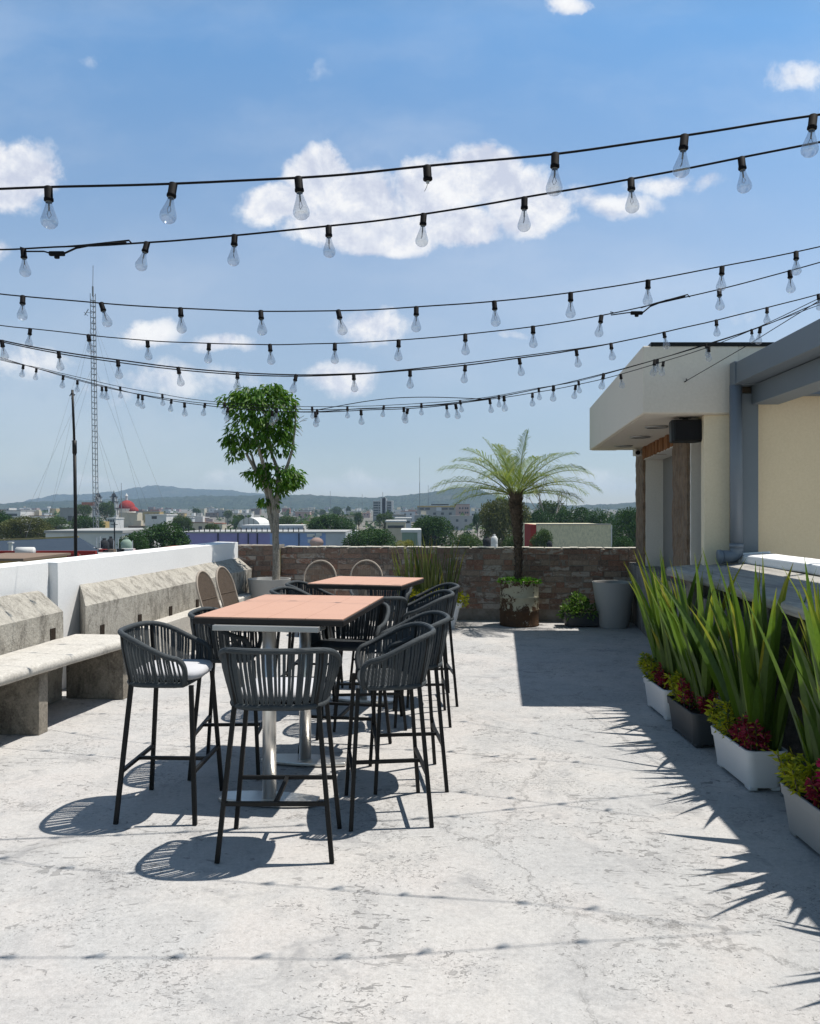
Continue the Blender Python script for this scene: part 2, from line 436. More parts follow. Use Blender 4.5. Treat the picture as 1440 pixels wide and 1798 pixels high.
W = bpy.data.worlds.new('World'); sc.world = W; W.use_nodes = True
wt = W.node_tree; wt.nodes.clear()
class WT(NT):
    def __init__(self, t): self.t = t
w = WT(wt)
wo = wt.nodes.new('ShaderNodeOutputWorld')
sky = w.n('ShaderNodeTexSky', sky_type='NISHITA', sun_disc=False, sun_elevation=el, sun_rotation=az, altitude=2100, air_density=1.0, dust_density=.9, ozone_density=2.2)
SKY_K = .105
tc = w.n('ShaderNodeTexCoord')
sp = w.n('ShaderNodeSeparateXYZ', {0: tc.outputs['Generated']})
yy = w.math('MAXIMUM', sp.outputs[1], .02)
u = w.math('DIVIDE', sp.outputs[0], yy); v = w.math('DIVIDE', sp.outputs[2], yy)
uv = w.n('ShaderNodeCombineXYZ', {0: u, 1: v, 2: 0.0}).outputs[0]
# domain warp for ragged cloud edges
wn = w.n('ShaderNodeTexNoise', {'Vector': uv, 'Scale': 9.0, 'Detail': 6.0, 'Roughness': .6})
wd = w.n('ShaderNodeVectorMath', {0: wn.outputs['Color'], 1: (.5,.5,.5)}, operation='SUBTRACT')
wd = w.n('ShaderNodeVectorMath', {0: wd.outputs[0], 1: (.075,.06,0)}, operation='MULTIPLY')
uvw = w.n('ShaderNodeVectorMath', {0: uv, 1: wd.outputs[0]}, operation='ADD').outputs[0]
BL = [(565,305,70,78,1),(500,355,95,42,.95),(640,370,120,85,1),(690,410,130,45,.95),(755,345,85,70,.95),(850,310,100,72,1),(915,345,85,80,1),(960,370,60,45,.9),
      (575,395,90,45,.9),(800,395,130,42,.8),(1060,355,120,38,.58),(1150,315,95,30,.55),(1235,325,60,20,.42),(980,390,60,22,.5),
      (35,305,92,78,1),(-30,290,90,70,1),(-5,430,38,24,.6),(265,582,80,40,.75),(392,602,66,26,.68),(655,578,88,34,.66),(590,668,95,44,.7),
      (300,672,230,46,.48),(45,640,110,46,.52),(178,122,40,24,.30),(1000,8,60,20,.62),(1400,130,75,30,.5),(545,125,46,24,.16),(905,582,36,14,.42),(1300,560,40,20,.36),
      (430,850,150,34,.46),(640,856,170,32,.5),(1070,858,130,44,.56),(160,850,120,24,.4)]
fld = None
for cx, cy, rx, ry, s in BL:
    a = w.n('ShaderNodeVectorMath', {0: uvw, 1: ((cx-CX)/F, (CY-cy)/F, 0)}, operation='SUBTRACT')
    a = w.n('ShaderNodeVectorMath', {0: a.outputs[0], 1: (F/rx, F/ry, 0)}, operation='MULTIPLY')
    d = w.n('ShaderNodeVectorMath', {0: a.outputs[0], 1: a.outputs[0]}, operation='DOT_PRODUCT').outputs['Value']
    e = w.math('MULTIPLY_ADD', d, -s); wt.nodes[-1].inputs[2].default_value = s
    fld = e if fld is None else w.math('SMOOTH_MAX', fld, e)
    if wt.nodes[-1].operation == 'SMOOTH_MAX': wt.nodes[-1].inputs[2].default_value = .12
def cnz(off):
    q = w.n('ShaderNodeVectorMath', {0: uv, 1: off}, operation='ADD').outputs[0]
    return w.n('ShaderNodeTexNoise', {'Vector': q, 'Scale': 15.0, 'Detail': 10.0, 'Roughness': .66, 'Distortion': .2}).outputs['Fac']
nz = cnz((0,0,0)); nzu = cnz((.004,.014,0))
f2 = w.math('MULTIPLY_ADD', w.math('SUBTRACT', nz, .5), 1.55); wt.links.new(fld, wt.nodes[-1].inputs[2])
dens = w.n('ShaderNodeMapRange', {'Value': f2, 'From Min': .08, 'From Max': .60}, interpolation_type='SMOOTHSTEP').outputs[0]
dens = w.math('MULTIPLY', dens, w.n('ShaderNodeMapRange', {'Value': fld, 'From Min': 0.0, 'From Max': .60, 'To Min': .22, 'To Max': .97}).outputs[0])
dens = w.math('MULTIPLY', dens, w.math('GREATER_THAN', sp.outputs[1], .05))
dens = w.math('MULTIPLY', dens, w.n('ShaderNodeMapRange', {'Value': v, 'From Min': .015, 'From Max': .06}).outputs[0])
vn = w.n('ShaderNodeTexNoise', {'Vector': w.n('ShaderNodeVectorMath', {0: uvw, 1: (1.0,2.2,1.0)}, operation='MULTIPLY').outputs[0], 'Scale': 1.9, 'Detail': 6.0, 'Roughness': .55}).outputs['Fac']
veil = w.math('MULTIPLY', w.n('ShaderNodeMapRange', {'Value': vn, 'From Min': .40, 'From Max': .72}, interpolation_type='SMOOTHSTEP').outputs[0], w.math('MULTIPLY', w.math('GREATER_THAN', sp.outputs[1], .05), .20))
dens = w.math('MAXIMUM', dens, veil)
n2 = w.n('ShaderNodeTexNoise', {'Vector': w.n('ShaderNodeVectorMath', {0: uv, 1: (.004,.02,0)}, operation='ADD').outputs[0], 'Scale': 7.0, 'Detail': 5.0, 'Roughness': .55}).outputs['Fac']
relief = w.math('MULTIPLY', w.math('SUBTRACT', nz, nzu), 1.3)
shade = w.math('ADD', w.math('ADD', n2, relief), w.math('MULTIPLY', fld, -.16))
ccol = w.ramp(shade, [(.20, (.46,.49,.58)), (.38, (.58,.60,.655)), (.52, (.70,.70,.71)), (.66, (.74,.74,.74))])
skyc = w.n('ShaderNodeVectorMath', {0: sky.outputs[0], 1: (SKY_K*2,SKY_K*2,SKY_K*2)}, operation='MULTIPLY').outputs[0]
tintv = w.ramp(w.n('ShaderNodeMapRange', {'Value': v, 'From Min': 0.0, 'From Max': 1.0}).outputs[0], [(0, (.36,.33,.30)), (.083, (.42,.375,.335)), (.28, (.75,.64,.525)), (.60, (.49,.68,.69)), (.8, (.50,.56,.50)), (1.0, (.52,.54,.46))])
skyc = w.mix(1.0, skyc, tintv, 'MULTIPLY')
fin = w.mix(dens, skyc, ccol)
bg = w.n('ShaderNodeBackground', {'Color': fin, 'Strength': 1.0})
wt.links.new(bg.outputs[0], wo.inputs[0])
sc.view_settings.view_transform = 'Standard'; sc.view_settings.look = 'None'
sc.view_settings.exposure = .46; sc.view_settings.gamma = 1
sc.render.engine = 'CYCLES'
sc.cycles.use_denoising = True
sc.cycles.max_bounces = 8; sc.cycles.diffuse_bounces = 3; sc.cycles.glossy_bounces = 3; sc.cycles.transparent_max_bounces = 24
sc.cycles.transmission_bounces = 4; sc.cycles.volume_bounces = 0; sc.cycles.caustics_reflective = False; sc.cycles.caustics_refractive = False

# ------------------------------------------------------------------ terrace floor
DU = Vector((.1165,.9932,0))          # run of the left parapet and benches
DN = Vector((-.9932,.1165,0))         # outward, away from the terrace
A0 = Vector((-3.018,6.6,0))
def LW(Y, d=0.0, z=0.0):
    """point on the left wall line at depth Y (of the inner face), d outward"""
    p = A0 + DU*((Y-A0.y)/DU.y) + DN*d
    return Vector((p.x, p.y, z))
def WY(x): return 12.2 - .1*x         # inner face of the brick wall

fl = MB()
nx, ny = 60, 60
for j in range(ny+1):
    for i in range(nx+1):
        x = -7 + 13.5*i/nx; y = -4 + 17.3*j/ny
        fl.vert((x, y, .004*noise.noise(Vector((x*.8, y*.8, 0)))-.002))
for j in range(ny):
    for i in range(nx):
        a = j*(nx+1)+i; fl.face((a, a+1, a+nx+2, a+nx+1))
o = fl.build('terrace_floor', M['floor'], smooth=True); tag(o, kind='structure')
slab = MB(); slab.prism([(-7.2,-4.2),(6.7,-4.2),(6.7,13.4),(-7.2,13.4)], -9.2, -.03)
tag(slab.build('terrace_building_block', m_simple('building_block', (.35,.33,.3), .9)), kind='structure')

# ------------------------------------------------------------------ left parapet
par = thing('parapet_wall', 'white limewashed parapet wall with sloped weathered cement base, left side of terrace', 'wall', tuple(LW(8, .2)))
def profile_seg(mb, Y0, Y1, prof, steps=24, seed=0, amp=.008, cap=True, skew=0.0):
    """extrude a (d,z) profile along the wall, with a little unevenness"""
    rows = []
    for k in range(steps+1):
        Y = Y0 + (Y1-Y0)*k/steps
        row = []
        for (d, z) in prof:
            q = LW(Y + skew*d*(1-k/steps), d, z)
            nn = noise.noise(Vector((q.x*2.3+seed, q.y*2.3, z*3)))*amp + noise.noise(Vector((q.x*9+seed, q.y*9, z*9)))*amp*.5
            row.append(mb.vert((q.x - DN.x*nn, q.y - DN.y*nn, z + nn*.6)))
        rows.append(row)
    n = len(prof)
    for k in range(steps):
        for j in range(n):
            mb.face((rows[k][j], rows[k+1][j], rows[k+1][(j+1) % n], rows[k][(j+1) % n]))
    if cap:
        mb.face(rows[0][::-1]); mb.face(rows[-1])
def fineprof(pts, sub=4):
    out = []
    for i, p in enumerate(pts):
        q = pts[(i+1) % len(pts)]
        L = math.hypot(q[0]-p[0], q[1]-p[1]); s = max(1, int(L/.12)) if sub else 1
        for k in range(s): out.append((p[0]+(q[0]-p[0])*k/s, p[1]+(q[1]-p[1])*k/s))
    return out
bprof = fineprof([(.01,0),(0,.30),(0,.75),(.19,.91),(.23,.925),(.23,0)])
mb = MB(); profile_seg(mb, 2.2, 7.02, bprof, 60, 3, .010)
mb.build('sloped_base', M['chamfer'], par, True, True).data.set_sharp_from_angle(angle=R(38))
mb = MB(); profile_seg(mb, 7.39, 12.22, bprof, 60, 9, .007, True, 1.32)
rb = mb.build('sloped_base', M['chamfer'], par, True, True); rb.data.set_sharp_from_angle(angle=R(38))
mb = MB(); profile_seg(mb, 2.2, 7.27, fineprof([(.285,.3),(.285,1.15),(.56,1.155),(.56,.3)]), 50, 5, .004)
mb.build('white_wall', M['white_wall'], par, True, True).data.set_sharp_from_angle(angle=R(38))
mb = MB(); profile_seg(mb, 7.29, 12.20, fineprof([(.205,0),(.205,1.15),(.52,1.155),(.52,0)]), 50, 15, .004)
mb.build('white_wall', M['white_wall'], par, True, True).data.set_sharp_from_angle(angle=R(38))
# square drain holes
for Y, z in ((6.85,.575),(7.69,.49),(8.48,.487),(9.26,.482),(10.06,.475)):
    mb = MB(); c = LW(Y, -.004+.02, z)
    mb.box(c, (.05,.075,.105), math.atan2(DU.x, DU.y)*-1)
    mb.build('drain_hole', M['soil'], par, False, True)

# ------------------------------------------------------------------ brick wall
bw = thing('brick_wall', 'low old brick wall with lime patches across the far end of the terrace', 'wall', (.4,WY(.4),0), math.atan(-.1))
def brickslab(mb, x0, x1, y0, y1, ztop, seed=0, seg=70):
    rows = []
    for k in range(seg+1):
        x = x0 + (x1-x0)*k/seg
        zt = ztop + .010*noise.noise(Vector((x*4, seed, 1))) + .008*noise.noise(Vector((x*17, seed, 1)))
        e = .006*noise.noise(Vector((x*9, seed, 4)))
        rows.append([mb.vert(p) for p in ((x,y0,0),(x,y0+e,zt*.5),(x,y0+e,zt-.01),(x,y0+.015,zt),(x,y1,zt),(x,y1,0))])
    for k in range(seg):
        for j in range(5):
            mb.face((rows[k][j], rows[k+1][j], rows[k+1][j+1], rows[k][j+1]))
    mb.face(rows[0][::-1]); mb.face(rows[-1])
mb = MB(); brickslab(mb, -2.36, 3.3, .010, .26, 1.062)
mb.build('mortar_core', M['mortar'], bw)
mb = MB(); brickslab(mb, -3.05, -2.375, -.05, .26, 1.10, 5, 14)
mb.build('pier_core', M['mortar'], bw)
def bricks(mb, x0, x1, yf, z0, z1, r):
    rows = int((z1-z0)/.0745)
    for j in range(rows):
        z = z0 + (z1-z0)*j/rows; hh = (z1-z0)/rows
        x = x0 - r.uniform(0,.22)
        while x < x1:
            L = r.choice([.27,.26,.28,.25,.14,.13,.29,.20]); xa, xb = max(x, x0), min(x+L-.012, x1)
            if xb-xa > .03:
                g = r.uniform(.004,.010); sag = r.uniform(-.004,.004); pr = r.uniform(-.006,.012); nb = 5
                fr = []
                for q in range(nb+1):
                    X = xa+(xb-xa)*q/nb
                    e = [.004*noise.noise(Vector((X*30,z*30+d,j))) for d in (1,2,3)]
                    fr.append((mb.vert((X, yf+.03, z+g+sag)), mb.vert((X, yf-pr+e[0], z+g*.8+sag+e[1])), mb.vert((X, yf-pr+e[2], z+hh-g*.6+sag+e[0])), mb.vert((X, yf+.03, z+hh-g*.4+sag))))
                for q in range(nb):
                    for k in range(3): mb.face((fr[q][k], fr[q+1][k], fr[q+1][k+1], fr[q][k+1]))
                mb.face(fr[0][::-1]); mb.face(fr[-1])
            x += L
rb_ = random.Random(91)
mb = MB(); bricks(mb, -2.37, 3.3, .004, .17, 1.06, rb_); mb.build('brickwork', M['brick'], bw)
mb = MB(); bricks(mb, -3.0, -2.38, -.056, .10, 1.095, rb_); mb.build('pier_brickwork', M['brick'], bw)
mb = MB()
for k in range(46):
    x = -2.3 + 5.6*k/46 + rnd.uniform(-.02,.02)
    mb.box((x+.06, .13+rnd.uniform(-.01,.01), 1.072+rnd.uniform(-.002,.006)), (.118,.25,.012), rnd.uniform(-.02,.02))
mb.build('lime_coping', m_plaster('pale_lime_coping', (.52,.48,.40), (.25,.22,.18), .55, .5), bw)
# yellow paint drip strip on the pier edge
mb = MB(); mb.box((-2.372, -.068, .62), (.035,.012,.85)); mb.build('yellow_stain', m_plaster('yellow_stain', (.42,.37,.17), (.18,.13,.09), .48, .5), bw)

# ------------------------------------------------------------------ cement benches
def bench(Y0, Y1, label, piers, depth=.47, zt=.53):
    b = thing('cement_bench', label, 'bench', tuple(LW((Y0+Y1)/2, -.35)), group=None)
    mb = MB()
    prof = []
    for k in range(7):
        a = -PI/2 + PI*k/6
        prof.append((-depth-.02-.035*math.cos(a), zt-.04+.038*math.sin(a)))
    prof = [(-.005, zt-.085)] + prof + [(-.005, zt-.002)]
    rows = []
    S = 40
    for k in range(S+1):
        Y = Y0 + (Y1-Y0)*k/S
        rows.append([])
        for d, z in prof:
            q = LW(Y, d - (.09*max(-1.0,(Y-5.94)/1.2) if d < -.1 else 0), z); e = .012*noise.noise(Vector((q.y*3, d*3, 2))) + (.006*noise.noise(Vector((q.y*11, d*9, z*9))))
            rows[-1].append(mb.vert((q.x+e, q.y, z+e*.7)))
    n = len(prof)
    for k in range(S):
        for j in range(n): mb.face((rows[k][j], rows[k+1][j], rows[k+1][(j+1) % n], rows[k][(j+1) % n]))
    mb.face(rows[0][::-1]); mb.face(rows[-1])
    s = mb.build('seat_slab', M['bench'], b, True, True); s.data.set_sharp_from_angle(angle=R(40))
    for (Yp, th) in piers:
        mb = MB()
        for zz in range(1):
            dd = depth + .08*max(-1.0,(Yp-5.94)/1.2)
            a, c = LW(Yp-th/2, -dd+.03), LW(Yp-th/2, -.006); e, d_ = LW(Yp+th/2, -.006), LW(Yp+th/2, -dd+.03)
            pts = []
            for z in (0,.12,.24,zt-.088):
                pts.append([Vector((p.x+.006*noise.noise(Vector((p.x*5,p.y*5,z*6))), p.y+.006*noise.noise(Vector((p.y*5,p.x*5,z*7))), z)) for p in (a, c, e, d_)])
            for k in range(3): mb.hexa(pts[k][::1] + pts[k+1][::1])
        mb.build('pier', M['pier'], b, False, True)
    return b
bench(2.4, 7.22, 'long cement bench with rounded edge against the left parapet', ((3.9,.13),(5.98,.11),(7.12,.12)))
mb = MB(); profile_seg(mb, 8.3, 11.9, fineprof([(-.17,0),(-.17,.415),(-.15,.43),(.05,.43),(.05,0)]), 30, 21, .008)
mb.build('cement_ledge', M['bench'], par, False, True)

# ------------------------------------------------------------------ right side: canopy building
BU = Vector((.1084,.9941,0)); 
def RW(Y, d=0.0, z=0.0):
    """wall line under the canopy; d to the right (inside)"""
    x = 2.62 + .1384*(Y-7.3)
    return Vector((x + d, Y - d*.1384, z))
cbld = thing('canopy_building', 'grey white rooftop kiosk with projecting flat canopy and raw brick window piers', 'building', (3.4,9.3,0))
c0 = Vector((2.03,7.15,0)); c1 = Vector((2.50,11.42,0))
mb = MB()
e = Vector((4.9,0,0))
mb.hexa([(c0.x,c0.y,2.46),(2.87,7.15,2.46),(2.87,11.42,2.46),(c1.x,c1.y,2.46),(c0.x,c0.y,3.05),(2.87,7.15,3.05),(2.87,11.42,3.05),(c1.x,c1.y,3.05)])
mb.build('canopy', M['canopy'], cbld, False, True, .012)
mb = MB(); mb.hexa([(2.87,7.16,2.76),(6.3,7.16,2.76),(6.3,11.42,2.76),(2.87,11.42,2.76),(2.87,7.16,3.048),(6.3,7.16,3.048),(6.3,11.42,3.048),(2.87,11.42,3.048)])
mb.hexa([(2.87,7.6,2.46),(6.3,7.6,2.46),(6.3,11.4,2.46),(2.87,11.4,2.46),(2.87,7.6,2.755),(6.3,7.6,2.755),(6.3,11.4,2.755),(2.87,11.4,2.755)])
mb.build('roof_slab', M['canopy'], cbld, False, True)
mb = MB(); mb.hexa([(c0.x+.03,7.17,2.455),(2.86,7.17,2.455),(2.86,11.4,2.455),(c1.x+.03,11.4,2.455),(c0.x+.03,7.17,2.462),(2.86,7.17,2.462),(2.86,11.4,2.462),(c1.x+.03,11.4,2.462)])
mb.build('soffit', M['soffit'], cbld, False, True)
mb = MB(); mb.hexa([(2.10,7.145,3.045),(6.3,7.145,3.045),(6.3,11.40,3.045),(2.535,11.40,3.045),(2.10,7.145,3.08),(6.3,7.145,3.08),(6.3,11.40,3.08),(2.535,11.40,3.08)])
mb.build('roof_edge_flashing', M['black_metal'], cbld, False, True)
M['lens'] = m_simple('downlight_lens', (.30,.28,.25), .4)
for px, py in ((1153,748),(1124,766),(1095,782)):
    Y = F*(2.458-CAMZ)/(CY-py); p = P(px, py, Y)
    mb = MB(); mb.lathe([(.10,2.440),(.115,2.440),(.115,2.456),(.10,2.456)], 24, (p.x,p.y,0), 0, False, False)
    dl = mb.build('recessed_downlight', M['apron'], cbld, True, True)
    mb = MB(); mb.lathe([(.0005,2.452),(.1,2.450)], 24, (p.x,p.y,0), 0, False, False)
    mb.build('lens', M['lens'], dl, True, True)
# base wall under the windows (rough) with ledge
mb = MB()
rows = []
for k in range(25):
    Y = 5.2 + (11.93-5.2)*k/24
    row = []
    for d, z in ((-.03,0),(-.04,.3),(-.06,.6),(-.08,.85),(-.085,.875),(.2,.875),(.2,0)):
        q = RW(Y, d, z); nn = .02*noise.noise(Vector((q.y*3, z*4, 2)))
        row.append(mb.vert((q.x+nn, q.y, z + nn*.3)))
    rows.append(row)
for k in range(24):
    for j in range(7): mb.face((rows[k][j], rows[k][(j+1) % 7], rows[k+1][(j+1) % 7], rows[k+1][j]))
mb.face(rows[0]); mb.face(rows[-1][::-1])
mb.build('base_wall', m_weathered('rough_base_cement', (.27,.255,.24), (.19,.18,.17), (.08,.075,.07), 3, .56, (1,1,.3), .9), cbld, False, True)
def wallpiece(name, Y0, Y1, z0, z1, d0, d1, mat, parent=cbld, bevel=0):
    mb = MB()
    a, b, c, d = RW(Y0,d0), RW(Y0,d1), RW(Y1,d1), RW(Y1,d0)
    mb.hexa([(p.x,p.y,z0) for p in (a,b,c,d)] + [(p.x,p.y,z1) for p in (a,b,c,d)])
    return mb.build(name, mat, parent, False, True, bevel)
rawb = NT('raw_brick_pier'); vv = rawb.coord(scale=(1,1,1)); vs = rawb.coord(scale=(9,9,1.2))
n1 = rawb.noise(vs, 3, 6, .7, .5); n2 = rawb.noise(vv, 9, 6, .7); n3 = rawb.noise(vv, 40, 4, .7)
cc = rawb.ramp(n1, [(.3, (.10,.075,.06)), (.45, (.25,.16,.10)), (.58, (.19,.15,.12)), (.7, (.36,.32,.27))])
cc = rawb.mix(.4, cc, rawb.ramp(n2, [(.35, (.09,.07,.06)), (.65, (.36,.28,.2))]))
M['raw_brick'] = rawb.done(rawb.bsdf(cc, .95, 0, rawb.bump(rawb.math('ADD', n1, n3), 1.0, .02), .1))
# far pier, brick pier, cream pillar
def ragged(name, Y0, Y1, z0, z1, d0, d1, mat, seed):
    mb = MB(); rows = []; N = 34
    for k in range(N+1):
        z = z0 + (z1-z0)*k/N
        q = []
        for (Y, d) in ((Y0,d0),(Y0,d1),(Y1,d1),(Y1,d0),((Y0+Y1)/2,d0-.004)):
            p = RW(Y, d); nn = .022*noise.noise(Vector((seed+Y*3, d*3, z*7))) + .012*noise.noise(Vector((seed+Y*9, d*9, z*22)))
            q.append(mb.vert((p.x+nn, p.y+nn, z)))
        rows.append(q)
    for k in range(N):
        for a, b in ((0,1),(1,2),(2,3),(3,4),(4,0)): mb.face((rows[k][a], rows[k][b], rows[k+1][b], rows[k+1][a]))
    return mb.build(name, mat, cbld, False, True)
ragged('brick_pier', 11.02, 11.75, .87, 2.458, 0, .22, M['raw_brick'], 1)
ragged('brick_pier', 8.08, 8.86, .87, 2.458, 0, .22, M['raw_brick'], 6)
wallpiece('cream_pillar', 7.22, 7.34, .87, 2.458, -.02, .20, M['cream_pillar'], bevel=.01)
wallpiece('white_jamb', 10.98, 11.03, .87, 2.30, .03, .26, M['jamb'])
wallpiece('white_jamb', 8.03, 8.09, .87, 2.32, .03, .24, M['jamb'])
# lintel: row of upright bricks over the openings
for (Y0, Y1) in ((8.86,11.02),(7.34,8.08)):
    mb = MB(); N = int((Y1-Y0)/.075)
    for k in range(N):
        ya = Y0 + (Y1-Y0)*k/N; p = RW(ya+.035, .02+rnd.uniform(-.015,.02))
        mb.box((p.x+.04, p.y, 2.385+rnd.uniform(-.008,.008)), (.16,.055,.155), math.atan(-.1384)+rnd.uniform(-.04,.04))
    mb.build('brick_lintel', m_simple('orange_brick', (.26,.125,.06), .9, 0, .1, .4, 9, .5, 30) if Y0 > 8.5 else M['cream_pillar'], cbld, False, True)
    wallpiece('lintel_soffit', Y0, Y1, 2.30, 2.312, .0, .24, M['jamb'])
# flat sheet for the opening's dim interior, gloom put into its colour; window frames
wallpiece('dim_interior_sheet', 8.9, 10.98, .875, 2.30, .25, .27, m_simple('grey_interior', (.20,.19,.18), .8))
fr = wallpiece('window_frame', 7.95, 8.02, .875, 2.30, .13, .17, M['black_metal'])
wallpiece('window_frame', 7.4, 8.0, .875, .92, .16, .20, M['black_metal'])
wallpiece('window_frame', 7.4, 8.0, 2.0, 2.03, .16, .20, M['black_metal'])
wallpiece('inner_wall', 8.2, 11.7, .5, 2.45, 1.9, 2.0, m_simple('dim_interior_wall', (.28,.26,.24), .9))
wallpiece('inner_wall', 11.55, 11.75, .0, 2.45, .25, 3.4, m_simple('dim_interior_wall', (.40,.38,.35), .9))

# speaker box
sp_ = thing('loudspeaker', 'black weatherproof loudspeaker under the canopy beside the cream pillar', 'loudspeaker', (2.50,7.42,2.33))
mb = MB(); h = .098
pl = [(-.155,-.05),(-.14,-.10),(.12,-.11),(.155,-.05),(.125,.12),(-.12,.12)]
A = [(x*.97,y,-h) for x, y in pl]; B = [(x,y,h) for x, y in pl]
mb.extrude(None, A, B); mb.build('cabinet', M['black_metal'], sp_, False, False, .012)
mb = MB(); mb.hexa([(-.135,-.112,-h+.015),(.115,-.121,-h+.015),(.115,-.114,-h+.015),(-.135,-.104,-h+.015),(-.135,-.112,h-.015),(.115,-.121,h-.015),(.115,-.114,h-.015),(-.135,-.104,h-.015)])
mb.build('grille', m_simple('speaker_grille', (.016,.016,.018), .85, 0, .15, .4, 90, .6, 300), sp_)
mb = MB(); mb.bar((0,.03,h),(0,.03,.126),.04); mb.bar((-.05,.03,.122),(.05,.03,.122),.05,.008); mb.build('bracket', M['black_metal'], sp_)
# security camera at the far pier
cm = thing('security_camera', 'small white and black security camera on the far brick pier under the canopy', 'camera', (3.06,11.05,2.40))
mb = MB(); mb.box((0,0,0), (.09,.12,.09)); mb.build('camera_body', M['pot_white'], cm, bevel=.01)
mb = MB(); mb.tube([(-.01,-.055,-.005),(-.01,-.085,-.005)], .03, 12); mb.build('lens', M['black_metal'], cm)
mb = MB(); mb.bar((.04,0,0),(.11,.05,.02),.03); mb.build('mount', M['pot_white'], cm)
# red cone on the ledge
rc = thing('traffic_cone', 'small red cone with white stripes standing on the ledge of the first window', 'cone', tuple(RW(9.05,.10,.876)))
mb = MB(); mb.lathe([(.085,0),(.085,.015),(.06,.02),(.052,.12),(.030,.28),(.018,.30)], 20); mb.build('cone_body', m_simple('red_plastic', (.55,.02,.02), .5, 0, .4, .1), rc, True)
mb = MB()
for z0, z1 in ((.10,.125),(.06,.075)): mb.lathe([(.0595-.18*(z0-.02)*.45,z0),(.0595-.18*(z1-.02)*.45,z1)], 20, (0,0,0), 0, False, False)
mb.build('white_stripe', M['pot_white'], rc, True)

# ------------------------------------------------------------------ pergola (open roofed frame at right)
pg = thing('pergola_frame', 'grey painted steel pergola with wide gutter edge at the right', 'pergola', (2.95,7.15,0))
def EX(Y): return 2.79 - .048*(7.12-Y)      # outer edge of the gutter
def pieceE(name, Y0, Y1, x0, x1, z0, z1, mat=None, bevel=.004):
    mb = MB()
    mb.hexa([(EX(Y0)+x0,Y0,z0),(EX(Y0)+x1,Y0,z0),(EX(Y1)+x1,Y1,z0),(EX(Y1)+x0,Y1,z0),(EX(Y0)+x0,Y0,z1),(EX(Y0)+x1,Y0,z1),(EX(Y1)+x1,Y1,z1),(EX(Y1)+x0,Y1,z1)])
    return mb.build(name, mat or M['steel_grey'], pg, False, True, bevel)
pieceE('gutter', -1.5, 7.08, 0, .20, 2.70, 2.88)
pieceE('gutter_end_cap', 7.0, 7.13, -.012, .21, 2.69, 2.89)
pieceE('edge_beam', -1.5, 7.1, .17, .40, 2.53, 2.695)
pieceE('inner_purlin', -1.5, 7.1, .40, .43, 2.70, 2.87)
pieceE('roof_sheet', -1.5, 7.1, .19, .46, 2.875, 2.895)
for Y in (5.95,4.85,3.75,2.65,1.5): pieceE('rafter', Y-.022, Y+.022, .43, 4.0, 2.66, 2.72)
pieceE('rear_purlin', -1.5, 7.0, 1.6, 1.68, 2.72, 2.86)
mb = MB(); mb.box((2.945,7.19,1.83), (.155,.16,1.60)); mb.build('corner_post', M['steel_grey'], pg, False, True, .006)
mb = MB(); mb.box((2.872,7.14,1.83), (.02,.05,1.58)); mb.build('corner_trim', M['steel_grey'], pg, False, True)
mb = MB(); mb.box((4.6,7.20,2.695), (3.16,.12,.14)); mb.build('end_beam', M['steel_grey'], pg, False, True)
mb = MB(); mb.box((4.6,7.235,2.80), (3.16,.04,.06)); mb.build('end_gable', M['cream'], pg, False, True)
# cream end wall
ew = thing('cream_end_wall', 'cream plastered end wall inside the grey pergola frame', 'wall', (4.6,7.3,1.1))
mb = MB(); mb.box((4.64,7.33,1.82), (3.25,.14,1.62)); mb.build('plaster_face', M['cream'], ew, False, True)
# downpipe
dp = thing('downpipe', 'grey painted downpipe with elbow between the cream pillar and the steel post', 'pipe', (2.80,7.06,1.16))
mb = MB(); mb.tube([(2.805,7.06,2.69),(2.808,7.06,2.0),(2.812,7.06,1.28)], .052, 20); mb.build('pipe', M['pipe'], dp, True, True)
mb = MB()
pth = [(2.812,7.06,1.30)]
for k in range(8):
    a = PI/2*k/7; pth.append((2.812-.06+.06*math.cos(a)-.0, 7.06-.0, 1.275-.06*math.sin(a)))
pth.append((2.68,7.055,1.215)); mb.tube(pth, .056, 18); mb.tube([(2.68,7.055,1.215),(2.655,7.055,1.213)], .062, 18)
mb.build('elbow', M['pipe'], dp, True, True)
mb = MB(); mb.lathe([(.060,1.29),(.060,1.33)], 20, (2.812,7.06,0)); mb.build('collar', M['pipe'], dp, True, True)

# ------------------------------------------------------------------ bar counter
wood = NT('weathered_counter'); v0 = wood.coord(rot=(0,0,.06)); v1 = wood.coord(scale=(7,.55,7), rot=(0,0,.06))
n1 = wood.noise(v1, 3.5, 7, .7, .5); n2 = wood.noise(v0, 3, 6, .65); n3 = wood.noise(v0, 70, 4, .7)
cc = wood.ramp(n1, [(.25, (.13,.125,.12)), (.42, (.30,.285,.26)), (.6, (.42,.40,.36)), (.75, (.30,.28,.25))])
cc = wood.mix(wood.ramp(n2, [(.5, (0,0,0)), (.7, (.6,.6,.6))]), cc, (.22,.215,.21))
M['counter'] = wood.done(wood.bsdf(cc, .85, 0, wood.bump(wood.math('ADD', n1, wood.math('MULTIPLY', n3, .4)), .6, .012), .2))
ct = thing('bar_counter', 'long weathered grey counter slab running along the right side above the planters', 'counter', (2.5,5,0))
mb = MB(); rows = []
fe = [(-1.2,1.93),(.5,1.97),(2.0,2.0),(3.2,2.04),(4.16,2.08),(4.67,2.12),(5.4,2.2),(6.15,2.29),(6.8,2.31),(7.42,2.33)]
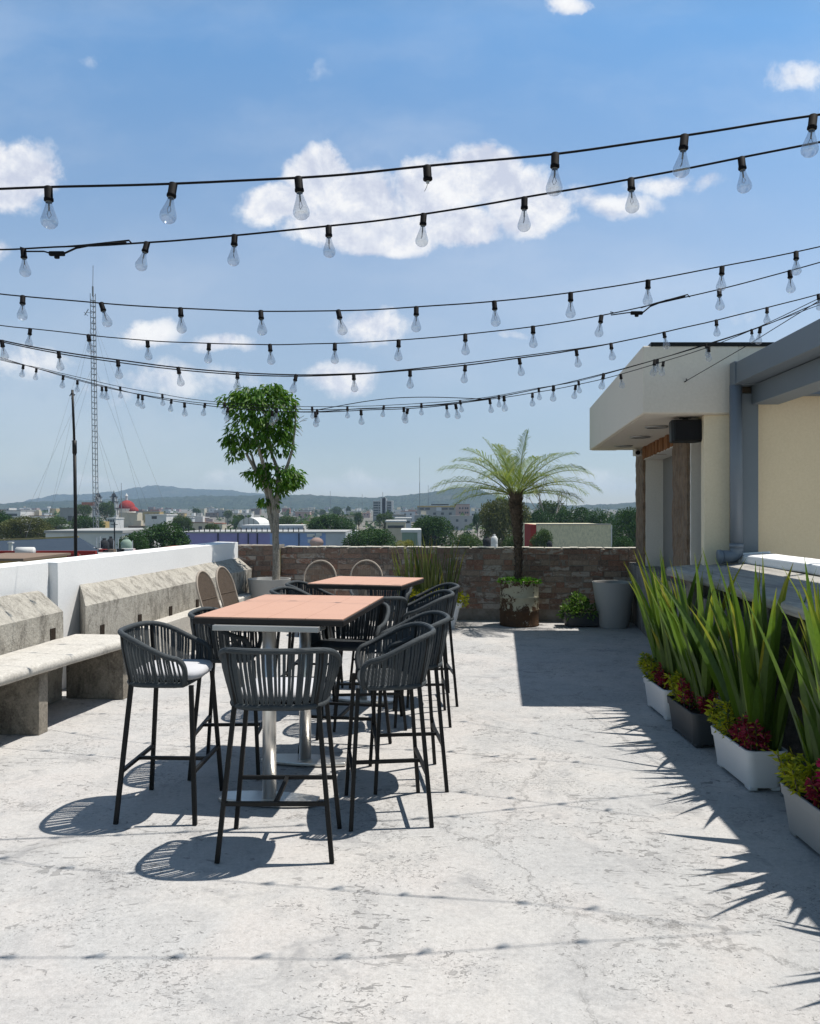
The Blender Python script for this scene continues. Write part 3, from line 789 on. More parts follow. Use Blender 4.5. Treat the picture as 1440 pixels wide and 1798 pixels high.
for Y, xf in fe:
    for s in (0,):
        e1 = .01*noise.noise(Vector((Y*2.1,1,1)))
        xb = 2.86 - .075*(7.1-Y)*.9
        yb = min(Y, 7.2)
        row = [(xf+e1,Y,1.025),(xf-.012+e1,Y,1.05),(xf-.012+e1,Y,1.085),(xf+.01+e1,Y,1.10),(xf+.2,Y,1.12),(xb,yb,1.165),(xb,yb,1.05)]
        rows.append([mb.vert(p) for p in row])
for k in range(len(rows)-1):
    for j in range(7): mb.face((rows[k][j], rows[k][(j+1) % 7], rows[k+1][(j+1) % 7], rows[k+1][j]))
mb.face(rows[0]); mb.face(rows[-1][::-1])
mb.build('counter_slab', M['counter'], ct, False, True, .006)
mb = MB()
for Y in (7.15,5.6,4.0,2.3,.6):
    xf = 2.3 if Y > 5 else 2.1
    mb = MB(); mb.box((xf+.34,Y,.515), (.42,.12,1.01)); mb.build('support_pier', M['pier'], ct, False, True)
# low wall behind the counter with the white sill
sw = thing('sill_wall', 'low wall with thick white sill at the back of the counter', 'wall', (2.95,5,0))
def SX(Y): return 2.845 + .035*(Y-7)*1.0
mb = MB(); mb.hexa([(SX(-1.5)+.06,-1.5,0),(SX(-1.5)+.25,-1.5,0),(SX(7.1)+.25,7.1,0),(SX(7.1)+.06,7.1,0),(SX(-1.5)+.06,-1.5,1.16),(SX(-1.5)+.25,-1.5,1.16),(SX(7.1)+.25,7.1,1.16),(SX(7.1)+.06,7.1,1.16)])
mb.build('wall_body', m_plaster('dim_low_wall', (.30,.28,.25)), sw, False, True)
mb = MB(); rows = []
for k in range(22):
    Y = -1.5 + 8.58*k/21
    q = []
    for x, z in ((0,1.163),(.002,1.234),(.25,1.246),(.25,1.163)):
        nn = .006*noise.noise(Vector((Y*3, z*8, x*9)))
        q.append(mb.vert((SX(Y)+x+nn, Y, z+nn)))
    rows.append(q)
for k in range(21):
    for j in range(4): mb.face((rows[k][j], rows[k][(j+1) % 4], rows[k+1][(j+1) % 4], rows[k+1][j]))
mb.face(rows[0]); mb.face(rows[-1][::-1])
mb.build('sill', M['white_wall'], sw, False, True, .012)
# floor of the pergola side is the terrace itself
# ------------------------------------------------------------------ black pole
bp = thing('metal_pole', 'tall thin black metal pole rising just behind the white parapet', 'pole', (P(134,978,9.4).x, 9.4, 0))
mb = MB(); mb.tube([(0,0,-.6),(-.01,0,1.6),(-.02,0,2.35)], .019, 12); mb.build('lower_tube', M['black_metal'], bp, True)
mb = MB(); mb.tube([(-.02,0,2.33),(-.045,0,3.0)], .014, 12); mb.build('upper_tube', M['black_metal'], bp, True)
mb = MB(); mb.tube([(-.019,0,2.27),(-.021,0,2.42)], .025, 12); mb.build('clamp', M['black_metal'], bp, True)
mb = MB(); mb.tube([(-.075,.0,2.93),(-.045,-.02,2.96),(-.02,.01,2.95),(-.06,.01,2.90)], .006, 6); mb.build('tie_wire', M['cable'], bp, True)
# ------------------------------------------------------------------ bar stools
def rim_pt(t):
    """t in 0..1 from front right arm end, round the back, to the front left arm end; local: faces +y"""
    a = -.18*PI + t*1.36*PI          # angle, 0 = +x side, going through -y (back)
    ca, sa = math.cos(a), -math.sin(a)
    n = 2.6
    k = (abs(ca)**n + abs(sa)**n)**(-1/n)
    x = .278*k*ca; y = -.01 + (.235 if sa < 0 else .21)*k*sa
    back = max(0.0, min(1.0, (.17 - y)/.40))
    z = .835 + .135*(back*back*(3-2*back))
    return Vector((x, y, z))
def seat_pt(t):
    a = -.18*PI + t*1.36*PI
    ca, sa = math.cos(a), -math.sin(a)
    n = 3.2
    k = (abs(ca)**n + abs(sa)**n)**(-1/n)
    return Vector((.222*k*ca, .0 + (.195 if sa < 0 else .215)*k*sa, .705))
def make_stool():
    r = thing('bar_stool', 'x', 'bar stool')
    # rim with the arm ends curving down to the seat
    pts = [rim_pt(k/48) for k in range(49)]
    e0, e1 = seat_pt(0), seat_pt(1)
    def endcurve(p, q):
        out = []
        for k in range(1, 9):
            s = k/8; c = Vector((p.x, p.y+.055, p.z-.03))
            out.append(p*(1-s)**2 + c*2*s*(1-s) + Vector((q.x, q.y+.005, q.z))*s**2)
        return out
    path = endcurve(pts[0], e0)[::-1] + pts + endcurve(pts[-1], e1)
    mb = MB(); mb.tube(path, .0142, 10)
    mb.build('rim', M['rope'], r, True)
    # woven straps between rim and seat (one mesh: the weave)
    mb = MB(); N = 58
    for k in range(N):
        t = (k+.5)/N
        top = rim_pt(t); bot = seat_pt(t)
        tg = (rim_pt(min(1,t+.01)) - rim_pt(max(0,t-.01))).normalized()
        sk = rnd.uniform(-.005,.005)
        wd = .0140 if k % 3 else .0112
        mid = top.lerp(bot, .55) + Vector((0,0,0)); nrm = Vector((tg.y, -tg.x, 0)).normalized()
        out = Vector((mid.x, mid.y, 0)).normalized()
        mid = mid + out*.006
        last = None
        for p in (top, top.lerp(mid,.5)+out*.004, mid, bot.lerp(mid,.4), bot):
            ww = wd/2*(1.0 + .08*rnd.uniform(-1,1))
            q = [p + tg*(ww+sk) + out*.003, p - tg*(ww-sk) + out*.003, p - tg*(ww-sk) - out*.003, p + tg*(ww+sk) - out*.003]
            ids = [mb.vert(x) for x in q]
            if last:
                for j in range(4): mb.face((last[j], last[(j+1)%4], ids[(j+1)%4], ids[j]))
            last = ids
    mb.build('woven_back', M['rope'], r)
    # solid rear upright posts, wrapped
    for t in (.315,.685):
        mb = MB(); mb.bar(rim_pt(t), seat_pt(t), .026, .012, up=(0,1,0)); mb.build('back_post', M['black_metal'], r)
    # seat: woven pad with knotted edge
    ring = [seat_pt(k/60) for k in range(61)]
    fr = [ring[-1].lerp(ring[0], k/8) + Vector((0,.018*math.sin(PI*k/8),0)) for k in range(1,8)]
    loop = ring + fr
    mb = MB()
    n = len(loop)
    for (s1, s2, z1, z2) in ((1.0,1.0,.690,.716),):
        b = [mb.vert((p.x, p.y, .690)) for p in loop]; tp = [mb.vert((p.x, p.y, .716)) for p in loop]; i2 = [mb.vert((p.x*.5, p.y*.5, .709)) for p in loop]
        for k in range(n):
            mb.face((b[k], tp[k], tp[(k+1)%n], b[(k+1)%n])); mb.face((tp[k], i2[k], i2[(k+1)%n], tp[(k+1)%n]))
        mb.face(i2[::1]); mb.face(b)
    mb.build('seat', M['seat_weave'], r)
    mb = MB(); mb.tube(loop, .0135, 8, closed=True)
    for p in mb.v: pass
    mb.build('seat_edge', M['rope'], r, True)
    # cushion
    mb = MB(); rows = []
    for (s, z) in ((.55,.719),(.93,.720),(1.0,.735),(1.0,.752),(.93,.768),(.6,.776),(.05,.778)):
        row = []
        for k in range(36):
            a = 2*PI*k/36; ca, sa = math.cos(a), math.sin(a); kk = (abs(ca)**4+abs(sa)**4)**(-.25)
            row.append(mb.vert((.195*s*kk*ca, .015+.185*s*kk*sa, z)))
        rows.append(row)
    for j in range(len(rows)-1):
        for k in range(36): mb.face((rows[j][k], rows[j][(k+1)%36], rows[j+1][(k+1)%36], rows[j+1][k]))
    mb.face(rows[0][::-1]); mb.face(rows[-1])
    mb.build('cushion', M['cushion'], r, True)
    # legs and footrest
    LG = {}
    for sx in (-1,1):
        for nm, ty, fy in (('b',-.150,-.205),('f',.165,.205)):
            p, q = Vector((sx*.195,ty,.70)), Vector((sx*.262,fy,0))
            LG[(sx,nm)] = (p,q)
            mb = MB(); mb.bar(p, q, .021, .021, up=(0,1,0)); mb.build('leg', M['black_metal'], r)
    def at(k, z):
        p, q = LG[k]; return p.lerp(q, (.70-z)/.70)
    b0, b1, f0, f1 = at((-1,'b'),.262), at((1,'b'),.262), at((-1,'f'),.262), at((1,'f'),.262)
    mb = MB(); mb.bar(b0, b1, .018, .018); mb.bar(f0, f1, .018, .018); mb.bar((b0+b1)/2, (f0+f1)/2, .018, .018)
    mb.build('footrest', M['black_metal'], r)
    return r
t = NT('woven_seat'); v = t.coord()
w1 = t.n('ShaderNodeTexWave', {'Vector': v, 'Scale': 26.0}, bands_direction='X').outputs['Fac']
w2 = t.n('ShaderNodeTexWave', {'Vector': v, 'Scale': 26.0}, bands_direction='Y').outputs['Fac']
ck = t.math('MULTIPLY', w1, w2)
M['seat_weave'] = t.done(t.bsdf(t.mix(ck, (.012,.014,.016), (.075,.085,.092)), .75, 0, t.bump(ck, .8, .006), .3))
stool = make_stool()
GS = 'charcoal rope bar stools around the two high tables'
# x, y, facing angle (deg, 0 = away from camera), cushion, label
ST = [(-.618,3.945,0,True,'cushioned rope bar stool at the large table\'s near end, its back to the camera'),
      (-1.295,4.46,-92,True,'cushioned rope bar stool left of the large table, leftmost of all stools'),
      (-1.12,5.16,-88,False,'rope bar stool left of the large table, just behind the leftmost stool'),
      (-.125,4.40,97,False,'rope bar stool on the right of the large table, nearest the camera on that side'),
      (-.02,4.93,96,False,'rope bar stool right of the large table, just behind the nearest one on that side'),
      (-.43,5.52,170,False,'rope bar stool with bare woven seat at the large table\'s far end, facing the camera'),
      (-.31,6.20,5,False,'rope bar stool between the two tables, its back towards the large table'),
      (.085,6.35,92,False,'rope bar stool at the near right of the small far table'),
      (.16,6.98,95,False,'rope bar stool at the far right of the small table, nearest the oil drum'),
      (-.86,6.62,-95,False,'rope bar stool at the near left of the small far table'),
      (-.83,7.22,-92,False,'rope bar stool at the far left of the small table, nearest the potted tree'),
      (-.27,7.62,176,False,'rope bar stool at the far end of the small table, facing the camera')]
for i, (x, y, a, cu, lab) in enumerate(ST):
    if i == 0:
        o = stool; o.location = (x,y,0); o.rotation_euler = (0,0,R(a)); o['label'] = lab; o['group'] = GS
    else:
        dup(stool, (x,y,0), R(a), lab, GS, skip=() if cu else ('cushion',))

# ------------------------------------------------------------------ tables
def table(name_label, corners, cols, zt=1.02):
    c = sum((Vector((p[0],p[1],0)) for p in corners), Vector())/4
    NLc, NRc, FRc, FLc = [Vector((p[0],p[1],0)) for p in corners]
    lx = ((NRc-NLc).length + (FRc-FLc).length)/2; ly = ((FLc-NLc).length + (FRc-NRc).length)/2
    ax = ((FLc-NLc)+(FRc-NRc)).normalized(); an1 = math.atan2(-ax.x, ax.y)
    bx = ((NRc-NLc)+(FRc-FLc)).normalized(); an2 = math.atan2(bx.y, bx.x)
    rz = (an1+an2)/2
    t = thing('high_table', name_label, 'table', (c.x,c.y,0), rz, 'terracotta topped high bar tables')
    mb = MB(); mb.box((0,0,zt-.004), (lx-.012,ly-.012,.009)); mb.build('table_top', M['table'], t, False, False, .002)
    mb = MB(); mb.box((0,0,zt-.0245), (lx,ly,.032)); mb.build('table_edge', M['table_edge'], t, False, False, .004)
    L = Matrix.Rotation(-rz, 3, 'Z')
    for (x, y) in cols:
        q = L @ (Vector((x,y,0)) - c)
        q.x = 0.0 if len(cols) > 1 else q.x
        mb = MB(); mb.tube([(q.x,q.y,.026),(q.x,q.y,zt-.07)], .038, 28); mb.build('column', M['chrome'], t, True)
        mb = MB(); mb.box((q.x,q.y,zt-.0555), (.60,.16,.029)); mb.build('apron_plate', M['apron'], t, False, False, .003)
        mb = MB(); poly = []
        for k in range(13):
            s = -1+2*k/12; poly.append((q.x+.275*s, q.y-.055-.045*(1-s*s)))
        for k in range(13):
            s = 1-2*k/12; poly.append((q.x+.275*s, q.y+.055+.045*(1-s*s)))
        mb.prism(poly, .004, .026); mb.build('base_plate', M['chrome'], t, False, False, .006)
    return t
T1 = [(-1.173,4.575),(-.328,4.40),(-.215,5.63),(-1.05,5.80)]
table('large high bar table with terracotta top, dark edge and two steel columns', T1, [(-.70,4.52),(-.655,5.24)])
T2 = [(-.81,6.70),(-.035,6.42),(.075,7.22),(-.66,7.46)]
table('small square high bar table with terracotta top and one steel column, farther away', T2, [(-.40,6.95)])

# ------------------------------------------------------------------ wicker dining chairs with arched backs
def make_wicker():
    r = thing('wicker_chair', 'x', 'chair')
    lean = .30
    def bp(x, z): return Vector((x, -.20 - (z-.45)*lean, z))
    arch = []
    for k in range(33):
        a = PI - PI*k/32
        arch.append(bp(.215*math.cos(a), .70 + .24*math.sin(a)))
    arch = [bp(-.205,.45), bp(-.212,.58)] + arch + [bp(.212,.58), bp(.205,.45)]
    mb = MB(); mb.tube(arch, .013, 8); mb.build('back_frame', M['wicker_pale'], r, True)
    mb = MB()
    for k in range(25):
        x = -.195 + .39*k/24
        zt = .70 + .232*math.sqrt(max(0, 1-(x/.212)**2))
        if k % 2 == 0 or True:
            mb.bar(bp(x*.92,.45), bp(x, zt), .0092 + .002*(k%2), .006)
    for k in range(2):
        z = .47 + k*.17
        mb.bar(bp(-.205,z), bp(.205,z), .006, .018, up=(0,1,0))
    mb.build('woven_back', M['wicker'], r)
    mb = MB(); mb.lathe([(.02,.452),(.20,.455),(.225,.45),(.228,.43),(.21,.42)], 28); mb.build('seat', M['wicker'], r, True)
    for sx in (-1,1):
        for y in (-1,1):
            mb = MB(); mb.tube([(sx*.17,y*.16,.43),(sx*.205,y*.20,0)], .012, 8); mb.build('leg', M['wicker_dark'], r, True)
    mb = MB(); mb.tube([(.19*math.cos(2*PI*k/20), .185*math.sin(2*PI*k/20), .2) for k in range(20)], .008, 6, closed=True); mb.build('stretcher', M['wicker_dark'], r, True)
    return r
wk = make_wicker()
GW = 'arched wicker chairs around the seating area'
WC = [(-1.22,10.75,178,'brown arched wicker chair before the brick wall, left one behind the small table'),
      (-.58,10.80,182,'brown arched wicker chair before the brick wall, right one behind the small table'),
      (-1.98,9.05,-101,'brown arched wicker chair beside the sloped parapet, the one nearer the camera'),
      (-1.93,9.75,-103,'brown arched wicker chair beside the sloped parapet, the one nearer the potted tree')]
for i, (x, y, a, lab) in enumerate(WC):
    if i == 0:
        wk.location = (x,y,0); wk.rotation_euler = (0,0,R(a)); wk['label'] = lab; wk['group'] = GW
    else: dup(wk, (x,y,0), R(a), lab, GW)

# ------------------------------------------------------------------ big pots and drum
def tapered_pot(label, loc, r0, r1, h, fill, cat='plant pot', mat='pot_grey', zf=.05):
    t = thing('plant_pot', label, cat, loc)
    mb = MB(); mb.lathe([(r0*.96,0),(r0,.012),(r1,h-.012),(r1+.002,h),(r1-.018,h),(r1-.022,h-.02),(r1-.03,h-zf-.03)], 40, (0,0,0), 0, True, False)
    mb.build('pot_shell', M[mat], t, True).data.set_sharp_from_angle(angle=R(50))
    mb = MB(); rr = r1-.025; rows = []
    for j in range(7):
        row = []
        for k in range(24):
            a = 2*PI*k/24; q = rr*(1-j/6.2)
            row.append(mb.vert((q*math.cos(a), q*math.sin(a), h-zf+.012*noise.noise(Vector((q*math.cos(a)*14,q*math.sin(a)*14,h))))))
        rows.append(row)
    for j in range(6):
        for k in range(24): mb.face((rows[j][k], rows[j][(k+1)%24], rows[j+1][(k+1)%24], rows[j+1][k]))
    mb.face(rows[-1]); mb.build('fill', M[fill], t)
    return t
tapered_pot('large pale grey round pot topped with white pebbles holding the leafy tree', (-2.03,11.83,0), .23, .308, .64, 'pebble')
tapered_pot('tall empty pale grey tapered pot in the right corner against the brick wall', (2.83,11.40,0), .20, .29, .63, 'soil', zf=.16)
# rusty oil drum
dr = thing('oil_drum', 'rusty cream painted oil drum cut open as a planter for the palm', 'drum', (1.55,11.62,0))
t = NT('rusty_drum'); v = t.coord(); vs = t.coord(scale=(1,1,.5)); sp = t.n('ShaderNodeSeparateXYZ', {0: v})
n1 = t.noise(v, 7, 8, .72, .8); n2 = t.noise(v, 24, 6, .75, .4); n3 = t.noise(vs, 3, 4, .6)
lev = t.n('ShaderNodeMapRange', {'Value': sp.outputs[2], 'From Min': .05, 'From Max': .34, 'To Min': .30, 'To Max': .0}).outputs[0]
rim_ = t.n('ShaderNodeMapRange', {'Value': sp.outputs[2], 'From Min': .50, 'From Max': .62, 'To Min': .0, 'To Max': .10}).outputs[0]
k = t.math('ADD', t.math('ADD', t.math('ADD', n1, t.math('MULTIPLY', t.math('SUBTRACT', n2, .5), .55)), lev), rim_)
cream = t.mix(n3, (.30,.285,.19), (.50,.475,.36))
rust = t.mix(n2, (.022,.017,.014), (.12,.062,.028))
c = t.mix(t.ramp(k, [(.525, (0,0,0)), (.575, (1,1,1))]), cream, rust)
c = t.mix(t.ramp(t.noise(v, 11, 6, .7), [(.62, (0,0,0)), (.7, (1,1,1))]), c, (.40,.39,.35))
M['drum'] = t.done(t.bsdf(c, .75, .1, t.bump(k, .5, .008), .25))
mb = MB(); rad = .272
prof = [(rad-.01,0),(rad+.006,.004),(rad+.006,.02),(rad,.028)]
z = .03
for zc in (.22,.405):
    prof += [(rad,zc-.022),(rad+.005,zc-.012),(rad+.012,zc),(rad+.005,zc+.012),(rad,zc+.022)]
prof += [(rad,.60),(rad+.006,.612),(rad+.008,.63),(rad+.002,.64),(rad-.014,.636),(rad-.016,.56)]
rows = []
n = 56
for r_, z_ in prof:
    row = []
    for j in range(n):
        a = 2*PI*j/n; dd = .008*noise.noise(Vector((math.cos(a)*2, math.sin(a)*2, z_*4)))
        zz = z_ + (.012*noise.noise(Vector((math.cos(a)*3,math.sin(a)*3,9))) if z_ > .58 else 0)
        row.append(mb.vert(((r_+dd)*math.cos(a), (r_+dd)*math.sin(a), zz)))
    rows.append(row)
for i in range(len(rows)-1):
    for j in range(n): mb.face((rows[i][j], rows[i][(j+1)%n], rows[i+1][(j+1)%n], rows[i+1][j]))
mb.build('drum_shell', M['drum'], dr, True)
mb = MB(); mb.lathe([(.255,.585),(.15,.60),(.01,.605)], 24, (0,0,0), 0, False, True); mb.build('soil', M['soil'], dr, True)
# ------------------------------------------------------------------ planting helpers
def leaf(mb, p, d, up, L, W, fold=.25, droop=.0, m=0):
    d = d.normalized(); s = d.cross(up)
    if s.length < 1e-4: s = d.orthogonal()
    s.normalize(); n = s.cross(d).normalized()
    mid = p + d*L*.45 - n*W*fold*.0
    tip = p + d*L - Vector((0,0,droop*L))
    a = mb.vert(p); b = mb.vert(mid + s*W*.5 + n*W*fold); c = mb.vert(tip); e = mb.vert(mid - s*W*.5 + n*W*fold)
    mb.face((a, b, c), m); mb.face((a, c, e), m)
def rvec(r=None):
    r = r or rnd
    while True:
        v = Vector((r.uniform(-1,1), r.uniform(-1,1), r.uniform(-1,1)))
        if .01 < v.length < 1: return v
def bushlet(mb, c, rad, n, L, W, droop=.2, hollow=.45, m=0, updir=.35, stems=False):
    c = Vector(c)
    for k in range(n):
        v = rvec(); l = v.length; v.normalize()
        rr = hollow + (1-hollow)*rnd.random()**.6
        bump_ = 1 + .28*noise.noise(v*2.2 + c*3)
        p = c + Vector((v.x*rad[0], v.y*rad[1], v.z*rad[2]))*rr*bump_
        d = (v + rvec()*.8 + Vector((0,0,updir))).normalized()
        s = rnd.uniform(.6,1.2)
        leaf(mb, p, d, rvec().normalized(), L*s, W*s, rnd.uniform(.05,.4), droop*rnd.random(), m)
def flaxleaf(mb, base, az, tilt, L, W, bend, twist, bias):
    """sword leaf as a folded strip; az direction of lean"""
    out = Vector((math.cos(az), math.sin(az), 0))
    S = 9; prev = None
    p = Vector(base); ang = tilt*.55
    side0 = Vector((-out.y, out.x, 0))
    face = Matrix.Rotation(twist, 3, 'Z') @ side0
    for k in range(S+1):
        t = k/S
        d = (Vector((0,0,1))*math.cos(ang) + out*math.sin(ang)).normalized()
        w = W*(.55+.45*min(1,t*3))*(1 if t < .38 else max(.02, 1-((t-.38)/.62)**1.45))
        s = (face - d*face.dot(d)).normalized(); n = d.cross(s)
        ids = [mb.vert(p + s*w/2 + n*w*.16, t+bias), mb.vert(p - n*w*.05, t+bias), mb.vert(p - s*w/2 + n*w*.16, t+bias)]
        if prev:
            mb.face((prev[0], prev[1], ids[1], ids[0])); mb.face((prev[1], prev[2], ids[2], ids[1]))
        prev = ids
        p = p + d*L/S; ang += tilt*.45/S + bend*t/S
def flax(name, label, loc, n, L, W, lean, mat, group=None, rad=(.05,.16), upright=.25, tipb=.12, lens=(.72,1.05)):
    t = thing(name, label, 'plant', loc, 0, group)
    mb = MB()
    for k in range(n):
        bx, by = rnd.uniform(-1,1)*rad[0], rnd.uniform(-1,1)*rad[1]
        dv = Vector((bx*2.2/max(rad[0],.01)*.1 + lean[0] + rnd.gauss(0,.15), by/max(rad[1],.01)*.25 + lean[1] + rnd.gauss(0,.25)))
        az = math.atan2(dv.y, dv.x); tl = min(.9, upright*.45 + dv.length*.62)
        flaxleaf(mb, (bx,by,0), az, tl, L*rnd.uniform(*lens), W*rnd.uniform(.7,1.15), rnd.choice([-.05,.0,.15,.3,.45,.8]), rnd.gauss(0,.7), rnd.choice([-.25,-.2,-.1,-.1,0,.0,tipb,tipb*2.4]))
    mb.build('leaves', M[mat], t)
    return t
def trough(name, label, loc, L, Wd, h, mat, group=None, rz=0):
    t = thing(name, label, 'planter', loc, rz, group)
    def ring(l, w_, z, r=.045, n=5):
        out = []
        for cx_, cy_, a0 in ((w_/2-r, l/2-r, 0), (-(w_/2-r), l/2-r, PI/2), (-(w_/2-r), -(l/2-r), PI), (w_/2-r, -(l/2-r), 1.5*PI)):
            for k in range(n+1):
                a = a0 + PI/2*k/n; out.append((cx_+r*math.cos(a), cy_+r*math.sin(a), z))
        return out
    prof = [(.86,.76,.020),(.87,.77,.03),(.955,.90,h*.76),(.955,.905,h*.78),(.985,.955,h*.79),(.995,.98,h-.012),(1.0,1.0,h-.004),(.99,.985,h),(.955,.90,h),(.95,.89,h-.03)]
    mb = MB(); rows = []
    for a, b, z in prof: rows.append([mb.vert(p) for p in ring(L*a, Wd*b, z)])
    n = len(rows[0])
    for i in range(len(rows)-1):
        for j in range(n): mb.face((rows[i][j], rows[i][(j+1)%n], rows[i+1][(j+1)%n], rows[i+1][j]))
    mb.face(rows[0][::-1])
    mb.build('planter_shell', M[mat], t, True).data.set_sharp_from_angle(angle=R(35))
    for sx in (-1,1):
        for sy in (-1,1):
            mb = MB(); mb.box((sx*(Wd*.38-.03), sy*(L*.43-.045), .0125), (.05,.075,.025)); mb.build('foot', M[mat], t, False, False, .006)
    mb = MB(); mb.poly([(x, y, h-.028+rnd.uniform(-.006,.006)) for x, y, z in ring(L*.955, Wd*.9, 0)]); mb.build('soil', M['soil'], t)
    return t
GP = 'planter troughs in the row under the counter'
rowp = [(1.93,6.24,'pot_white','white planter trough farthest along the row under the counter','farthest'),
        (1.90,5.51,'pot_dark','charcoal planter trough second from the far end of the row under the counter','second from the far end'),
        (1.91,4.65,'pot_white','white planter trough third from the far end of the row under the counter','third from the far end'),
        (1.86,3.56,'pot_mid','mid grey planter trough nearest the camera under the counter, cut by the right edge','nearest the camera')]
who = ['white far','charcoal','white near','mid grey']
rowp += [(1.84,2.62,'pot_white',None,None),(1.82,1.68,'pot_dark',None,None)]
for i, (x, y, mt, lab, wh) in enumerate(rowp):
    L_, W_, h_ = .60, .25, .24
    off = i > 3
    nm = ['white trough at the far end of the row','charcoal trough of the row','white trough nearer the camera','mid grey trough at the right edge','trough just outside the right edge','trough beside the camera'][i]
    trough('planter_trough', lab or ('planter trough under the counter, ' + ('just outside the right edge of the photo' if i == 4 else 'right beside the camera')), (x+W_/2, y+L_/2, 0), L_, W_, h_, mt, GP)
    rnd.seed(100+i)
    flax('flax_plant', 'tall green flax plant in the ' + nm, (x+.155, y+.27, h_-.03), [52,44,50,46,26,24][i], [1.10,1.06,1.12,1.14,1.1,1.1][i], [.066,.070,.074,.080,.066,.066][i], [(-.10,.02),(-.08,.03),(-.16,.02),(-.19,.08),(-.2,.05),(-.2,.05)][i], 'flax', 'flax plants in the trough row', (.05,.20), .2, .10, (.42,1.06))
    yb = thing('golden_plant', 'low yellow green leafy plant in the ' + nm, 'plant', (x+.07, y+.43, h_-.02), 0, 'golden foliage plants in the trough row')
    mb = MB(); tops = []
    for k in range(11):
        bx, by = rnd.uniform(-.05,.05), rnd.uniform(-.13,.12); tx, ty, tz = bx + rnd.uniform(-.07,.03), by + rnd.uniform(-.06,.06), rnd.uniform(.09,.22)
        tops.append(((bx,by,-.02),(tx,ty,tz)))
        for q in range(80):
            f_ = rnd.random()**.6; c_ = Vector((bx,by,.0)).lerp(Vector((tx,ty,tz)), f_)
            d = Vector((rnd.uniform(-1,1), rnd.uniform(-1,1), rnd.uniform(-.25,.8)))
            leaf(mb, c_ + d*.012, d, rvec().normalized(), .048*rnd.uniform(.5,1.2), .015*rnd.uniform(.7,1.3), .2, .35*rnd.random(), 1 if rnd.random() < .10 else 0)
    mb.build('leaves', [M['yel'], M['shrub']], yb)
    mb = MB()
    for p_, q_ in tops: mb.tube([p_, q_], .003, 5)
    mb.build('stems', M['bark_far'], yb)
    rb = thing('crimson_plant', 'low crimson leafy plant in the ' + nm, 'plant', (x+.085, y+.17, h_-.02), 0, 'crimson foliage plants in the trough row')
    mb = MB(); tops = []
    for k in range(13):
        bx, by = rnd.uniform(-.05,.07), rnd.uniform(-.13,.12); tx, ty, tz = bx + rnd.uniform(-.06,.04), by + rnd.uniform(-.06,.06), rnd.uniform(.08,.20)
        tops.append(((bx,by,-.02),(tx,ty,tz)))
        for q in range(75):
            f_ = rnd.random()**.55; c_ = Vector((bx,by,.0)).lerp(Vector((tx,ty,tz)), f_)
            d = Vector((rnd.uniform(-1,1), rnd.uniform(-1,1), rnd.uniform(-.5,.7)))
            leaf(mb, c_ + d*.010, d, rvec().normalized(), .036*rnd.uniform(.5,1.3), .016*rnd.uniform(.7,1.3), .25, .3*rnd.random(), 1 if rnd.random() < .13 else 0)
    mb.build('leaves', [M['red'], M['yel']], rb)
    mb = MB()
    for p_, q_ in tops: mb.tube([p_, q_], .003, 5)
    mb.build('stems', M['bark_far'], rb)
    if i == 3:
        mb = MB(); bushlet(mb, (.0,.02,.19), (.06,.055,.06), 300, .03, .016, .1, .4); mb.build('bloom', M['magenta'], rb)

rnd.seed(55)
# flax in the white planter by the brick wall
trough('planter_trough', 'white planter box in front of the brick wall behind the small table', (.27,11.38,0), .34, .92, .36, 'pot_white')
fx = flax('flax_plant', 'wide clump of upright dull green flax in front of the brick wall', (.24,11.38,.33), 95, .98, .030, (.02,-.02), 'flax_old', None, (.40,.08), .12, .2, (.5,1.05))
yf = thing('flowering_plant', 'low yellow flowering plant at the foot of the flax by the brick wall', 'plant', (.30,11.28,.34))
mb = MB()
for x in (-.30,-.15,0,.14,.28,.40): bushlet(mb, (x,rnd.uniform(-.05,.05),rnd.uniform(.05,.10)), (.11,.09,.10), 120, .05, .03, .2, .4)
mb.build('leaves', M['yel'], yf)
mb = MB()
for x in (-.32,-.2,-.05,.1,.35): bushlet(mb, (x,rnd.uniform(-.08,-.02),rnd.uniform(.08,.16)), (.08,.06,.06), 45, .04, .035, .1, .5)
mb.build('flowers', M['yelflower'], yf)
# shrub in a dark box between drum and grey pot
trough('planter_trough', 'low black planter box between the oil drum and the grey corner pot', (2.44,11.52,0), .34, .66, .20, 'pot_dark')
sh = thing('small_shrub', 'small bushy shrub with pale green leaves in the black planter box', 'shrub', (2.34,11.48,.17))
mb = MB()
for c, r_ in (((-.05,-.05,.10),(.20,.14,.15)),((.10,-.10,.05),(.16,.12,.12)),((-.15,-.1,.04),(.12,.1,.10)),((.02,-.02,.2),(.12,.1,.09)),((.36,0,.08),(.16,.1,.12))): bushlet(mb, c, r_, 150, .055, .038, .2, .3)
mb.build('leaves', M['shrub'], sh)
mb = MB()
for k in range(10): mb.tube([(0,0,-.02),(rnd.uniform(-.15,.2),rnd.uniform(-.1,.05),rnd.uniform(.1,.25))], .004, 5)
mb.build('stems', M['bark_far'], sh)

